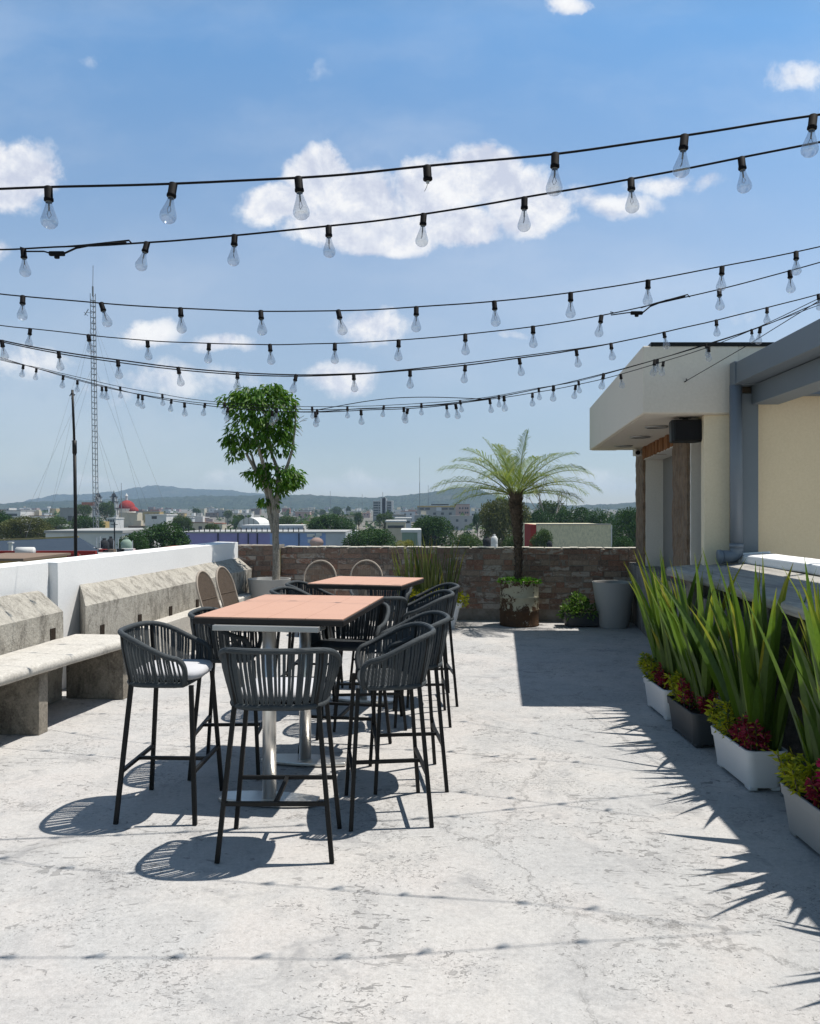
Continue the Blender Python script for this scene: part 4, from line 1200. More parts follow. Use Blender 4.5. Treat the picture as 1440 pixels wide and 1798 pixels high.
# ------------------------------------------------------------------ potted leafy tree
rnd.seed(11)
tr = thing('potted_tree', 'slender leafy tree with pale trunk growing in the grey pot by the wall corner', 'tree', (-2.03,11.83,.58))
def T(px, py, dy=0.0):
    p = P(px, py, 11.83+dy); return Vector((p.x+2.03, p.y-11.83, p.z-.58))
mb = MB()
def limb(pts, r0, r1, n=10):
    pts = [Vector(p) for p in pts]
    out = []
    for i in range(len(pts)-1):
        for k in range(4):
            t_ = k/4; q = pts[i].lerp(pts[i+1], t_)
            out.append(q + .006*Vector((noise.noise(q*6), noise.noise(q*6+Vector((5,0,0))), 0)))
    out.append(pts[-1]); L = len(out)
    mb.tube(out, [r0+(r1-r0)*(k/(L-1))**.8 for k in range(L)], n)
limb([T(485,1028), T(485,985), T(484,940), T(485,905), T(481,885), T(474,862), T(466,838,-.03), T(461,810,-.08), T(454,782,-.12), T(444,760,-.12)], .060, .020, 12)
limb([T(481,935,.03), T(474,900,.06), T(470,870,.08), T(463,845,.08), T(450,828,.06), T(441,812,.06), T(432,795,.05)], .045, .018, 10)
limb([T(486,900), T(487,870,.03), T(488,848,.05), T(490,830,.1), T(478,800,.15), T(470,760,.1), T(464,720,.05)], .045, .014, 8)
limb([T(489,862), T(497,838), T(506,815), T(513,790,.02), T(517,760,.02), T(519,735,.02), T(519,702,.02)], .030, .011, 8)
limb([T(456,835,.05), T(448,820,.12), T(444,806,.15), T(440,790,.15)], .028, .012, 8)
mb.build('trunk', M['bark_grey'], tr, True)
mb = MB()
for (a, b) in (((519,745),(538,738)),((519,748),(532,758)),((519,742),(534,730)),((518,752),(530,765)),((527,741),(540,735))):
    mb.tube([T(*a), T((a[0]+b[0])/2, (a[1]+b[1])/2-2, .03), T(*b)], .0035, 5)
mb.build('bare_twig', M['bark_grey'], tr)
mb = MB()
def clump(px, py, rx, ry, n, dyr=.42, dy=0.0):
    k_ = 11.83/F
    c = T(px, py, dy)
    for k in range(n):
        v = rvec(); v.normalize()
        rr = .35 + .65*rnd.random()**.55
        bmp = 1 + .22*noise.noise(v*2.5 + Vector((px*.01,py*.01,0)))
        p = c + Vector((v.x*rx*k_, v.y*dyr, v.z*ry*k_))*rr*bmp
        if noise.noise(p*4.6) < -.27: continue
        d = Vector((v.x*.7 + rnd.uniform(-.5,.5), v.y*.7 + rnd.uniform(-.5,.5), -.55 + rnd.uniform(-.5,.5)))
        s = rnd.uniform(.65,1.15)
        leaf(mb, p, d, Vector((rnd.uniform(-.4,.4), rnd.uniform(-.4,.4), 1)), .105*s, .043*s, rnd.uniform(.05,.3), .15)
for a in ((462,716,58,40,620,.48),(455,700,38,26,260,.35),(478,694,28,20,200,.3),(425,712,28,26,230,.35),(500,715,22,30,210,.3),(488,745,36,34,380,.4),(440,752,42,34,420,.42),(418,778,24,20,170,.3),
          (470,775,34,26,300,.4),(498,780,20,22,150,.3),(414,795,15,15,90,.22),(402,770,12,10,60,.2),(406,703,22,14,90,.25),(432,690,24,14,130,.3),(477,680,18,10,100,.22),(515,695,8,12,45,.15),(505,755,16,20,110,.25),
          (492,832,38,20,330,.35,.05),(512,838,22,18,190,.28,.0),(470,822,26,14,170,.3,.1),(448,832,20,12,110,.25,.05),(505,852,20,10,110,.22),(478,848,18,12,90,.25,.12),(458,848,12,10,50,.2),(463,880,9,9,55,.12,.03),(484,880,5,6,14,.08),(492,862,10,8,30,.15)):
    clump(*a)
mb.build('crown', M['leaf'], tr)

# ------------------------------------------------------------------ palm in the drum
rnd.seed(23)
pm = thing('palm', 'small feathery palm with rough dark trunk growing in the rusty drum', 'palm tree', (1.55,11.62,.58))
def TP(px, py, dy=0.0):
    p = P(px, py, 11.62+dy); return Vector((p.x-1.55, p.y-11.62, p.z-.58))
mb = MB()
axis = [TP(910,1022), TP(911,985), TP(910,950), TP(908,920), TP(906,895), TP(905,868)]
out = []; 
for i in range(len(axis)-1):
    for k in range(5): out.append(axis[i].lerp(axis[i+1], k/5))
out.append(axis[-1]); n_ = len(out)
mb.tube(out, [.044+.034*(k/(n_-1))**1.6 for k in range(n_)], 14)
# old leaf bases as scales
for k in range(210):
    f = k/210; i = min(n_-2, int(f*(n_-1))); c = out[i].lerp(out[i+1], f*(n_-1)-i)
    a = k*2.399; o_ = Vector((math.cos(a), math.sin(a), 0))
    r_ = .040 + .036*f**1.6; Ls = .035 + .055*f
    b = c + o_*r_
    s = Vector((-o_.y, o_.x, 0))*(.018+.012*f)
    tipp = b + o_*(.026+.026*f) + Vector((0,0,Ls))
    mb.poly([b - s, b + s, tipp + s*.45, tipp - s*.45]); mb.poly([b - s - Vector((0,0,.012)), tipp - s*.45, tipp + s*.45, b + s - Vector((0,0,.012))])
mb.build('trunk', M['bark_dark'], pm)
mb = MB(); ms = MB()
cc = TP(905,866)
def frond(az, el0, L, droop, seed):
    rr = random.Random(seed)
    out_ = Vector((math.cos(az), math.sin(az), 0)); p = cc + Vector((0,0,-.02)) + out_*.05; e = el0
    S = 22; pts = []
    for k in range(S+1):
        pts.append(p.copy()); t_ = k/S
        p = p + (out_*math.cos(e) + Vector((0,0,1))*math.sin(e))*L/S
        e -= droop*(.35+1.3*t_)/S
    ms.tube(pts, [.010*(1-k/S*.85) for k in range(S+1)], 5)
    side = Vector((-out_.y, out_.x, 0))
    NL_ = 34
    for k in range(NL_):
        t_ = .14 + .86*k/NL_; i = min(S-1, int(t_*S)); q = pts[i].lerp(pts[i+1], t_*S-i)
        dirv = (pts[i+1]-pts[i]).normalized(); upv = side.cross(dirv); upv = upv if upv.z > 0 else -upv
        ll = L*.33*(math.sin(PI*min(1,(.12+t_*.85)))**.7)*rr.uniform(.8,1.1)
        for sg in (-1,1):
            d = (dirv*.78 + side*sg*.62 + upv*rr.uniform(.10,.38)).normalized()
            a1 = q + d*ll*.5; a2 = q + d*ll*.95 - Vector((0,0,ll*rr.uniform(.2,.55)))
            w_ = .0052*rr.uniform(.8,1.2); n1 = d.cross(upv).normalized()
            i0 = mb.vert(q - n1*w_*.6); i1 = mb.vert(q + n1*w_*.6); i2 = mb.vert(a1 + n1*w_); i3 = mb.vert(a1 - n1*w_); i4 = mb.vert(a2)
            mb.face((i0,i1,i2,i3)); mb.face((i3,i2,i4))
FR = [(.6,1.48,.95,.30),(2.9,1.28,.92,.5),(1.5,1.0,.95,.9),(3.6,1.0,1.05,1.0),(.5,1.02,1.0,.95),(5.8,.95,1.05,1.05),(2.4,.98,1.0,1.1),(3.1,.72,1.15,1.15),(.0,.70,1.15,1.25),
      (3.3,.42,1.20,1.0),(6.1,.45,1.18,1.15),(2.9,.30,1.10,.8),(.25,.40,1.1,1.1),(4.2,.65,1.0,1.2),(5.2,.62,1.0,1.3),(1.2,.65,1.0,1.2),(2.0,.7,1.0,1.2),(4.8,.35,.9,1.1),(1.7,.3,.85,1.0),(3.7,.25,1.05,.9),(5.7,.2,1.0,.9),(5.0,.9,.95,1.0),(1.9,1.25,.9,.7),(4.1,1.15,.9,.8),(.3,.15,.95,.8),(2.7,.1,.95,.8),(3.4,.9,1.05,1.2),(5.9,.8,1.05,1.3)]
for i, a in enumerate(FR): frond(*a, 300+i)
mb.build('fronds', M['palm'], pm); ms.build('frond_stems', M['palm_stem'], pm, True)
gp = thing('ground_cover', 'bright green low ground cover plant filling the top of the rusty drum', 'plant', (1.55,11.62,.60))
mb = MB()
for k in range(900):
    a = rnd.uniform(0, 2*PI); r_ = .30*math.sqrt(rnd.random()); p = Vector((r_*math.cos(a), r_*math.sin(a), rnd.uniform(-.01,.05)))
    if r_ > .25: p.z -= .01
    leaf(mb, p, Vector((rnd.uniform(-.6,.6)+p.x*2, rnd.uniform(-.6,.6)+p.y*2, .8)), rvec().normalized(), .045*rnd.uniform(.6,1.2), .016, .2, .2)
mb.build('leaves', M['grass'], gp)

# ------------------------------------------------------------------ string lights
rnd.seed(31)
GL = 'strings of clear bulbs across the terrace'
def socket_mesh():
    mb = MB(); mb.lathe([(.0065,.007),(.0100,.005),(.0100,-.021),(.0112,-.022),(.0115,-.028),(.0095,-.030)], 12); return mb
def bulb_mesh():
    mb = MB()
    mb.lathe([(.0068,-.026),(.0075,-.034),(.0105,-.046),(.0155,-.060),(.0200,-.073),(.0203,-.080),(.0180,-.087),(.0115,-.093),(.005,-.0955),(.0006,-.0958)], 18, (0,0,0), 0, False, True)
    mb.tube([(0,0,-.028),(0,0,-.052)], .0022, 6, 1); mb.tube([(-.001,0,-.05),(-.005,0,-.062),(.0,.003,-.07),(.005,0,-.062),(.001,0,-.05)], .0007, 4, 1)
    mb.lathe([(.0072,-.029),(.0078,-.033)], 12, (0,0,0), 1, False, False)
    return mb
sock0 = None
M['socket'] = m_simple('black_bakelite', (.006,.006,.007), .7, 0, .08, .2, 20)
def catmull(pts, q):
    """interpolate (px,py,Y) control points at px=q"""
    for i in range(len(pts)-1):
        if pts[i][0] <= q <= pts[i+1][0] or (i == len(pts)-2):
            p0 = pts[max(i-1,0)]; p1 = pts[i]; p2 = pts[i+1]; p3 = pts[min(i+2,len(pts)-1)]
            t_ = (q-p1[0])/(p2[0]-p1[0])
            def h(k):
                m1 = (p2[k]-p0[k])/max(1e-6,p2[0]-p0[0])*(p2[0]-p1[0]); m2 = (p3[k]-p1[k])/max(1e-6,p3[0]-p1[0])*(p2[0]-p1[0])
                return (2*t_**3-3*t_**2+1)*p1[k]+(t_**3-2*t_**2+t_)*m1+(-2*t_**3+3*t_**2)*p2[k]+(t_**3-t_**2)*m2
            return P(q, h(1), h(2))
def string_light(label, pts, bulbs, r=.0030, extra=None, missing=()):
    global sock0
    a = P(*pts[0])
    t_ = thing('string_lights', label, 'string lights', (0,0,0), 0, GL)
    x0, x1 = pts[0][0], pts[-1][0]
    path = [catmull(pts, x0 + (x1-x0)*k/90) for k in range(91)]
    path = [p + Vector((0,0,.0025*noise.noise(p*4))) for p in path]
    mb = MB(); mb.tube(path, r*.82, 7); mb.build('cable', M['cable'], t_, True)
    for bx in bulbs:
        p = catmull(pts, bx)
        if sock0 is None:
            s = socket_mesh().build('socket', M['socket'], t_, True); b = bulb_mesh().build('bulb', [M['bulb'], M['filament']], s, True)
            sock0 = (s, b)
        else:
            s = sock0[0].copy(); col.objects.link(s); s.parent = t_
            if bx not in missing:
                b = sock0[1].copy(); col.objects.link(b); b.parent = s
        s.location = p - Vector((0,0,.004)); s.rotation_euler = (rnd.gauss(0,.10), rnd.gauss(.02,.09), rnd.uniform(0,6))
        if bx in missing:
            mb = MB(); mb.tube([(0,0,-.028),(.001,0,-.036)], .004, 8); mb.tube([(.001,0,-.036),(.005,0,-.044),(.012,0,-.052)], .0008, 5)
            mb.build('broken_stem', M['apron'], s)
    for ex in (extra or []): ex(t_, pts)
    return t_
def plug(cx_, dx, up=0.0):
    def f(t_, pts):
        c = catmull(pts, cx_); l = catmull(pts, cx_-dx*.42); r_ = catmull(pts, cx_+dx*.9); k = c.y/F
        mb = MB(); mb.box(c + Vector((0,0,-.022)), (.055,.016,.016)); mb.box(c + Vector((.0,0,-.032)), (.018,.012,.016)); mb.build('plug', M['cable'], t_, False, False, .004)
        mb = MB()
        mb.tube([l, l + Vector((-.015,0,.006)), l + Vector((-.012,.004,-.008)), l.lerp(c,.6) + Vector((0,0,-.012)), c + Vector((-.025,0,-.02))], .003, 6)
        mb.tube([c + Vector((.028,0,-.02)), c.lerp(r_,.28) + Vector((0,0,-.006)), c.lerp(r_,.6) + Vector((0,.002,.006)), r_ + Vector((0,0,.004))], .0035, 6)
        mb.tube([c + Vector((.02,0,.002)), c.lerp(r_,.4) + Vector((0,.003,.004)), r_ + Vector((.01,0,.012)), r_ + Vector((.02,0,.0))], .003, 6)
        mb.build('looped_wire', M['cable'], t_, True)
    return f
def second_cable(xa, xb, dz, sag=0.0, r=.003, dzmid=None):
    def f(t_, pts):
        path = []
        for k in range(41):
            s = k/40; q = catmull(pts, xa+(xb-xa)*s); b = math.sin(PI*s)
            path.append(q + Vector((0,.004, dz*b + sag*math.sin(2*PI*s))))
        mb = MB(); mb.tube(path, r, 6); mb.build('second_cable', M['cable'], t_, True)
    return f
string_light('topmost string of clear bulbs, one socket without its bulb',
    [(-420,340,2.0),(-150,336,1.98),(85,329,1.975),(304,323,1.975),(524,312,1.975),(750,292,1.975),(975,270,1.975),(1202,238,1.975),(1428,203,1.975),(1800,140,1.98)], [-140,85,304,524,750,975,1202,1428], .0036, None, (750,))
string_light('second string of clear bulbs from the top, with a plug joint at its left end',
    [(-300,425,3.3),(0,438,2.98),(41,437,2.93),(258,426,2.75),(412,413,2.68),(577,397,2.6),(744,376,2.55),(921,347,2.47),(1108,314,2.37),(1302,277,2.3),(1440,250,2.25),(1800,175,2.1)], [41,258,412,577,744,921,1108,1302], .0038, [plug(100,135)])
string_light('third string of clear bulbs from the top',
    [(-300,478,3.3),(0,516,3.27),(40,520,3.26),(178,532,3.26),(317,541,3.26),(458,546,3.26),(594,545,3.26),(731,539,3.26),(868,529,3.26),(1002,514,3.26),(1138,492,3.3),(1268,468,3.35),(1398,442,3.4),(1700,375,3.5)], [40,178,317,458,594,731,868,1002,1138,1268,1398], .0033)
string_light('fourth string of clear bulbs from the top, with a plug joint towards its right end',
    [(-250,530,4.6),(0,571,4.45),(53,577,4.4),(155,588,4.3),(259,598,4.2),(367,603,4.1),(474,605,4.0),(588,603,3.95),(700,597,3.9),(817,587,3.85),(936,573,3.8),(1056,554,3.75),(1180,527,3.72),(1263,508,3.7),(1387,475,3.65),(1650,400,3.5)], [53,155,259,367,474,588,700,817,936,1056,1263,1387], .0033, [plug(1118,95)])
string_light('fifth string of clear bulbs from the top, its cable doubled along the left half',
    [(-200,552,4.1),(0,597,4.2),(103,617,4.25),(207,632,4.28),(313,645,4.3),(417,654,4.33),(520,658,4.36),(621,656,4.4),(720,650,4.45),(817,641,4.5),(912,629,4.55),(1012,614,4.6),(1073,603,4.65),(1166,583,4.75),(1258,562,4.85),(1347,540,4.95),(1440,516,5.05)],
    [3,103,207,313,417,520,621,720,817,912,1012,1073,1166,1258,1347,1437], .0042, [second_cable(-190,700,-.012), second_cable(640,1080,.012)])
string_light('sixth string of clear bulbs, nearest and lowest of the three bunched low strings',
    [(-160,560,6.6),(0,627,6.4),(111,659,6.2),(250,694,5.9),(324,707,5.8),(440,719,5.65),(554,724,5.5),(634,720,5.5),(716,717.5,5.4),(800,709,5.3),(885,695,5.2),(972,677,5.1),(1060,656,5.0),(1160,629,4.9),(1320,580,4.75),(1440,530,4.65)],
    [41,111,186,250,324,400,478,554,634,716,800,885,972,1060,1150,1335], .0034, [second_cable(500,900,.012)])
string_light('seventh string of clear bulbs, middle one of the three bunched low strings',
    [(-160,566,7.2),(0,630,7),(44,641,6.9),(179,679,6.6),(301,701,6.4),(420,713,6.1),(557,719,5.9),(709,715,5.9),(784,710,5.9),(860,701,5.88),(935,690,5.85),(1011,676,5.8),(1090,657,5.7),(1245,609,5.6),(1335,573,5.5),(1440,523,5.4)],
    [64,136,179,243,301,360,486,557,709,784,860,935,1011,1090,1165,1245], .0032, [second_cable(560,860,.07)])
string_light('eighth string of clear bulbs, smallest bulbs, farthest of the three bunched low strings',
    [(-160,580,7.4),(0,632,7.3),(64,645,7.2),(136,662,7.1),(211,679,7.0),(285,692,6.9),(360,704,6.85),(460,711,6.8),(548,714,6.76),(674,712,6.76),(740,708,6.75),(808,703,6.74),(876,694,6.7),(946,681,6.65),(1016,669,6.6),(1150,632,6.3),(1240,604,6.1),(1330,575,5.9),(1440,535,5.6)],
    [211,285,395,548,610,674,740,808,876,946,1016,1155,1240,1320], .0030)
# support wire hooked on the canopy face
sw_ = thing('support_wire', 'thin support wire anchored to a hook on the canopy face', 'wire', tuple(P(1203,670,7.14)))
a, b = P(1203,670,7.14), P(1440,527,5.4)
mb = MB(); mb.tube([a, a.lerp(b,.5)+Vector((0,0,-.01)), b, b.lerp(a,-.25)], .0028, 6); mb.build('wire', M['cable'], sw_, True, True)
mb = MB(); mb.tube([a+Vector((0,.02,.0)), a+Vector((0,-.015,0)), a+Vector((.012,-.018,.012)), a+Vector((.004,-.012,.022))], .005, 6); mb.build('hook', M['cable'], sw_, True, True)
# ------------------------------------------------------------------ ground, hills, haze
def gz(Y):
    return -9.0 if Y < 220 else -9.0 + 17*(Y-220)/1780
mb = MB()
ys = [13.6,40,80,130,180,220,300,420,560,720,900,1100,1350,1650,2000,2400,2900]
xs_ = [-2200,-1500,-1000,-700,-450,-280,-150,-80,-30,0,30,80,150,280,450,700,1000,1500,2200]
for Y in ys:
    for X in xs_: mb.vert((X, Y, gz(Y)))
n = len(xs_)
for j in range(len(ys)-1):
    for i in range(n-1): mb.face((j*n+i, j*n+i+1, (j+1)*n+i+1, (j+1)*n+i))
# also ground around and behind the building
for (x0,x1,y0,y1) in ((-2200,-7.3,-60,13.6),(6.8,2200,-60,13.6),(-7.3,6.8,-60,-4.3)):
    mb.poly([(x0,y0,-9),(x1,y0,-9),(x1,y1,-9),(x0,y1,-9)])
t = NT('town_ground'); v = t.coord()
c = t.ramp(t.noise(v, .03, 6, .7), [(.35, (.05,.07,.03)), (.5, (.14,.13,.11)), (.65, (.22,.20,.18))])
M['ground'] = t.done(t.bsdf(c, .95, 0, None, .1))
tag(mb.build('ground', M['ground']), kind='structure')
t = NT('wooded_hill'); v = t.coord()
n1 = t.noise(v, .045, 6, .7); n2 = t.noise(v, .008, 4, .6)
c = t.ramp(n1, [(.35, (.012,.024,.012)), (.5, (.03,.05,.022)), (.68, (.075,.09,.045))])
c = t.mix(t.ramp(n2, [(.55, (0,0,0)), (.75, (.5,.5,.5))]), c, (.13,.12,.08))
h1 = t.noise(v, .10, 4, .7)
M['hill'] = t.done(t.bsdf(c, .95, 0, t.bump(h1, 1.0, 14.0), .05))
def interp(pts, x):
    for i in range(len(pts)-1):
        if pts[i][0] <= x <= pts[i+1][0]:
            s = (x-pts[i][0])/(pts[i+1][0]-pts[i][0]); s = s*s*(3-2*s)
            return pts[i][1]*(1-s)+pts[i+1][1]*s
    return pts[0][1] if x < pts[0][0] else pts[-1][1]
def ridge(Y, prof, depth_f, depth_b, base, amp, seed):
    mb = MB(); NXr = 620; NYr = 14
    for i in range(NXr+1):
        px = -700 + 2900*i/NXr
        zr = CAMZ + (CY-interp(prof, px))*Y/F
        X = (px-CX)*Y/F
        for j in range(NYr+1):
            s = j/NYr
            yy_ = Y - depth_f*(1-s*1.25) if s <= .8 else Y + depth_b*(s-.8)*5
            k = math.sin(PI/2*min(1, s/.8)) if s <= .8 else 1-.7*((s-.8)*5)
            z = base + (zr-base)*k
            tn = amp*(noise.noise(Vector((X/22, yy_/40, seed))) + .8*noise.noise(Vector((X/9, yy_/18, seed+5)))+.35)
            mb.vert((X*yy_/Y, yy_, z + tn*(1 if s > .15 else 0)))
    for i in range(NXr):
        for j in range(NYr):
            a = i*(NYr+1)+j; mb.face((a, a+NYr+1, a+NYr+2, a+1))
    return tag(mb.build('hills', M['hill'], smooth=False), kind='structure')
ridge(2400, [(-700,876),(-200,882),(0,886),(50,882),(150,880),(220,877),(300,874),(360,872),(480,871),(540,870),(600,873),(650,875),(690,872),(740,868),(770,863),(800,857),(830,858),(870,870),(920,884),(1000,889),(1060,887),(1120,883),(1300,876),(1700,878),(2200,884)], 450, 300, 5, 3.6, 1)
ridge(3900, [(-700,880),(-200,888),(20,886),(60,877),(100,869),(140,869),(200,864),(240,857),(272,853),(300,855),(330,859),(370,860),(400,861),(440,866),(500,870),(560,874),(700,880),(900,889),(1100,890),(1300,884),(2200,880)], 500, 400, 5, 4.5, 9)

# ------------------------------------------------------------------ trees of the town
LEAFS = {'dark':'tree_dark','mid':'tree_mid','olive':'tree_olive','yellow':'tree_yellow'}
TREE_CACHE = {}
def crown_mesh(kind, var, dense, lf):
    r = random.Random(hash((kind, var)) % 1000 if False else var*37+{'dark':1,'mid':2,'olive':3,'yellow':4}[kind])
    mb = MB()
    lobes = [((0,0,.02),.80)]
    for k in range(15):
        a = r.uniform(0,2*PI); e = r.uniform(-.35,1.0)
        lobes.append(((.66*math.cos(a)*math.cos(e), .66*math.sin(a)*math.cos(e), .68*math.sin(e)), r.uniform(.24,.44)))
    for (c, rad) in lobes:
        n = int(dense*rad*rad*3.2)
        for k in range(n):
            v = rvec(r).normalized(); p = Vector(c) + v*rad*(.70+.34*r.random())*(1+.16*noise.noise(v*3+Vector(c)*5))
            if p.z < -.72: continue
            d = (v*.6 + rvec(r)*.8).normalized(); s = lf*r.uniform(.6,1.3)
            leaf(mb, p, d, rvec(r).normalized(), s, s*.7, .15, .1)
    return mb
def town_tree(label, px, ytop, ybot, hw, Y, kind, group=None, name='tree', var=0, dense=900, lf=.075):
    """crown spans px +- hw and ytop..ybot in the photo at distance Y"""
    key = (kind, var, dense, lf)
    c = P(px, (ytop+ybot)/2, Y); rx = hw*Y/F; rz = (ybot-ytop)/2*Y/F
    base = gz(Y)
    t = thing(name, label, 'tree', (c.x, Y, base), rnd.uniform(0,6), group)
    if key not in TREE_CACHE:
        o = crown_mesh(kind, var, dense, lf).build('crown', M[LEAFS[kind]], t); TREE_CACHE[key] = o
    else:
        o = TREE_CACHE[key].copy(); col.objects.link(o); o.parent = t
    o.location = (0,0,c.z-base); o.scale = (rx, rx*.9, rz)
    mb = MB(); h = max(1.0, c.z-base)
    mb.tube([(0,0,-.2),(.05*rx,0,h*.5),(0,.05*rx,h)], [.07*rx+.05,.055*rx+.05,.04*rx+.03], 8)
    for k in range(4):
        a = k*1.6; mb.tube([(0,0,h*.6),(rx*.3*math.cos(a),rx*.3*math.sin(a),h*.85),(rx*.55*math.cos(a),rx*.55*math.sin(a),h+rz*.25)], [.035*rx+.03,.025*rx+.02,.01*rx+.01], 6)
    mb.build('trunk', M['bark_far'], t)
    return t
rnd.seed(77)
GT = 'trees in the town beyond the terrace'
TL = [
 ('big dark green bushy tree behind the left parapet, right of the black water tanks',282,915,1000,58,90,'dark',0,1500,.07),
 ('dark green tree top behind the left parapet at the left of the purple wall',236,932,985,30,84,'dark',1,900,.09),
 ('round dark tree behind the blue end of the purple wall',585,899,950,50,150,'dark',1,1400,.07),
 ('round bright dark green tree just above the brick wall, in the middle of the photo',655,923,985,56,95,'dark',2,2000,.06),
 ('round dark tree left of the palm, behind the tall flax clump',765,903,990,50,120,'dark',3,1700,.065),
 ('tall olive green tree directly left of the palm trunk',884,868,990,50,120,'olive',0,1900,.06),
 ('dark green tree between the palm trunk and the cream wall',948,893,985,34,140,'dark',0,1300,.07),
 ('dark green tree behind the left part of the cream wall',1005,882,985,46,145,'dark',2,1500,.065),
 ('dark green tree behind the right part of the cream wall',1058,890,985,36,140,'dark',1,1300,.07),
 ('dark green tree at the edge of the brick kiosk, right of the cream wall',1104,888,1000,40,110,'dark',3,1500,.065),
 ('lighter feathery tree top rising behind the dark trees right of the palm',966,876,930,30,165,'mid',1,500,.10),
 ('bright green bush at the left end of the cream wall',952,928,985,24,80,'mid',0,1000,.08),
 ('small bushy tree at the lower right corner of the cream wall',1094,940,985,22,85,'dark',0,800,.09),
 ('yellow green rounded bush just above the brick wall',713,945,985,20,85,'yellow',0,900,.08),
 ('light green low tree left of the small black tank above the brick wall',822,934,990,32,85,'mid',2,900,.08),
 ('pale green low shrub between palm trunk and small black tank',900,938,985,22,80,'mid',3,700,.09),
 ('olive green tree at the left edge above the blue roof',48,903,965,48,130,'olive',1,1600,.065),
 ('dark green tree cut by the left edge of the photo',-2,893,960,30,150,'dark',1,1000,.08),
 ('low green tree left of the black pole, in front of the grey block',98,905,940,26,170,'mid',1,900,.08),
 ('dark green tree right of the black pole below the church',150,902,945,36,180,'dark',2,1200,.07),
 ('grey green tree beside the left church tower',146,884,915,16,330,'mid',2,600,.10),
 ('grey green tree between the two church towers',187,880,918,17,330,'mid',0,600,.10),
 ('light green tree right of the white block with two windows',318,904,938,20,200,'mid',1,800,.09),
 ('dull green tree right of the potted tree trunk, far off',508,905,930,22,230,'mid',3,700,.09),
 ('small conifer like tree on the far edge of the town',612,888,905,5,700,'dark',0,300,.16),
 ('dark far tree left of the office tower',592,888,908,9,600,'dark',2,300,.14),
 ('dark green tree below the left of the office tower',630,899,925,10,300,'dark',3,500,.11),
 ('pale green tree below the office tower',676,900,930,18,260,'mid',0,700,.09),
 ('small bright green tree above the purple wall',372,918,940,13,170,'mid',2,600,.10),
 ('low dark trees left of the purple wall top',335,926,945,14,160,'dark',0,600,.10),
 ('small pointed dark tree between palm and pink block',838,898,930,8,220,'dark',1,500,.11),
 ('far green tree left of the white vaulted roof',400,895,912,9,500,'mid',1,300,.14),
 ('far dark tree at the foot of the hills left of centre',345,892,905,8,600,'dark',3,300,.14),
 ('far dark tree right of the white pavilion roof',566,893,908,7,640,'dark',1,300,.14),
]
for (lab, px, yt, yb, hw, Y, kd, var, dn, lf) in TL:
    town_tree(lab, px, yt, yb, hw, Y, kd, GT, 'tree', var, dn, lf)
# bare tree
bt = thing('bare_tree', 'leafless grey tree rising above the dark trees right of the palm', 'tree', (P(968,900,160).x,160,gz(160)))
mb = MB(); rb_ = random.Random(3)
def branch(p, d, L, r, dep):
    q = p + d*L; mb.tube([p, p.lerp(q,.5)+rvec(rb_)*L*.06, q], [r, r*.85, r*.65], 5)
    if dep == 0: return
    for k in range(3 if dep > 1 else 4):
        dd = (d + rvec(rb_)*.75 + Vector((0,0,.15))).normalized(); branch(q, dd, L*rb_.uniform(.6,.8), r*.62, dep-1)
branch(Vector((0,0,0)), Vector((0,0,1)), 6.5, .22, 4)
mb.build('trunk', m_simple('grey_bark', (.22,.20,.18), .9), bt)

# ------------------------------------------------------------------ town buildings
C = {}
for nm, c in dict(white=(.66,.65,.63), cream=(.56,.50,.38), grey=(.36,.36,.35), pink=(.48,.33,.28), terracotta=(.38,.15,.09), brown=(.22,.16,.12), ochre=(.50,.36,.15), blue=(.27,.37,.62), purple=(.29,.265,.50), steel=(.52,.54,.56), dark=(.03,.032,.036), red=(.30,.035,.028), green=(.25,.33,.27)).items():
    C[nm] = m_city('town_'+nm, c)
C['glass'] = m_simple('dark_window_glass', (.04,.05,.06), .25, 0, .5, .2, .5)
def block(name, label, x0, x1, Y0, Y1, z0, z1, wall, roof=None, wins=None, group=None, cat='building', par=.35, wdark='glass'):
    t = thing(name, label, cat, ((x0+x1)/2, (Y0+Y1)/2, z0), 0, group)
    mb = MB(); mb.hexa([(x0,Y0,z0),(x1,Y0,z0),(x1,Y1,z0),(x0,Y1,z0),(x0,Y0,z1),(x1,Y0,z1),(x1,Y1,z1),(x0,Y1,z1)])
    mb.build('wall', C[wall] if isinstance(wall, str) else wall, t, False, True)
    if roof:
        mb = MB(); e = .15; mb.hexa([(x0-e,Y0-e,z1),(x1+e,Y0-e,z1),(x1+e,Y1+e,z1),(x0-e,Y1+e,z1),(x0-e,Y0-e,z1+par),(x1+e,Y0-e,z1+par),(x1+e,Y1+e,z1+par),(x0-e,Y1+e,z1+par)])
        mb.build('roof', C[roof], t, False, True)
    for (wx, wz, ww, wh) in (wins or []):
        mb = MB(); X = x0 + (x1-x0)*wx; Z = z0 + (z1-z0)*wz
        mb.box((X, Y0-.03, Z), (ww, .12, wh)); w_ = mb.build('window', C[wdark], t, False, True)
    return t
def pxblock(name, label, pxa, pxb, ytop, Y, depth, wall, roof=None, wins=None, group=None, base=None, **kw):
    a = P(pxa, ytop, Y); b = P(pxb, ytop, Y)
    return block(name, label, a.x, b.x, Y, Y+depth, (gz(Y) if base is None else base)-.3, a.z, wall, roof, wins, group, **kw)
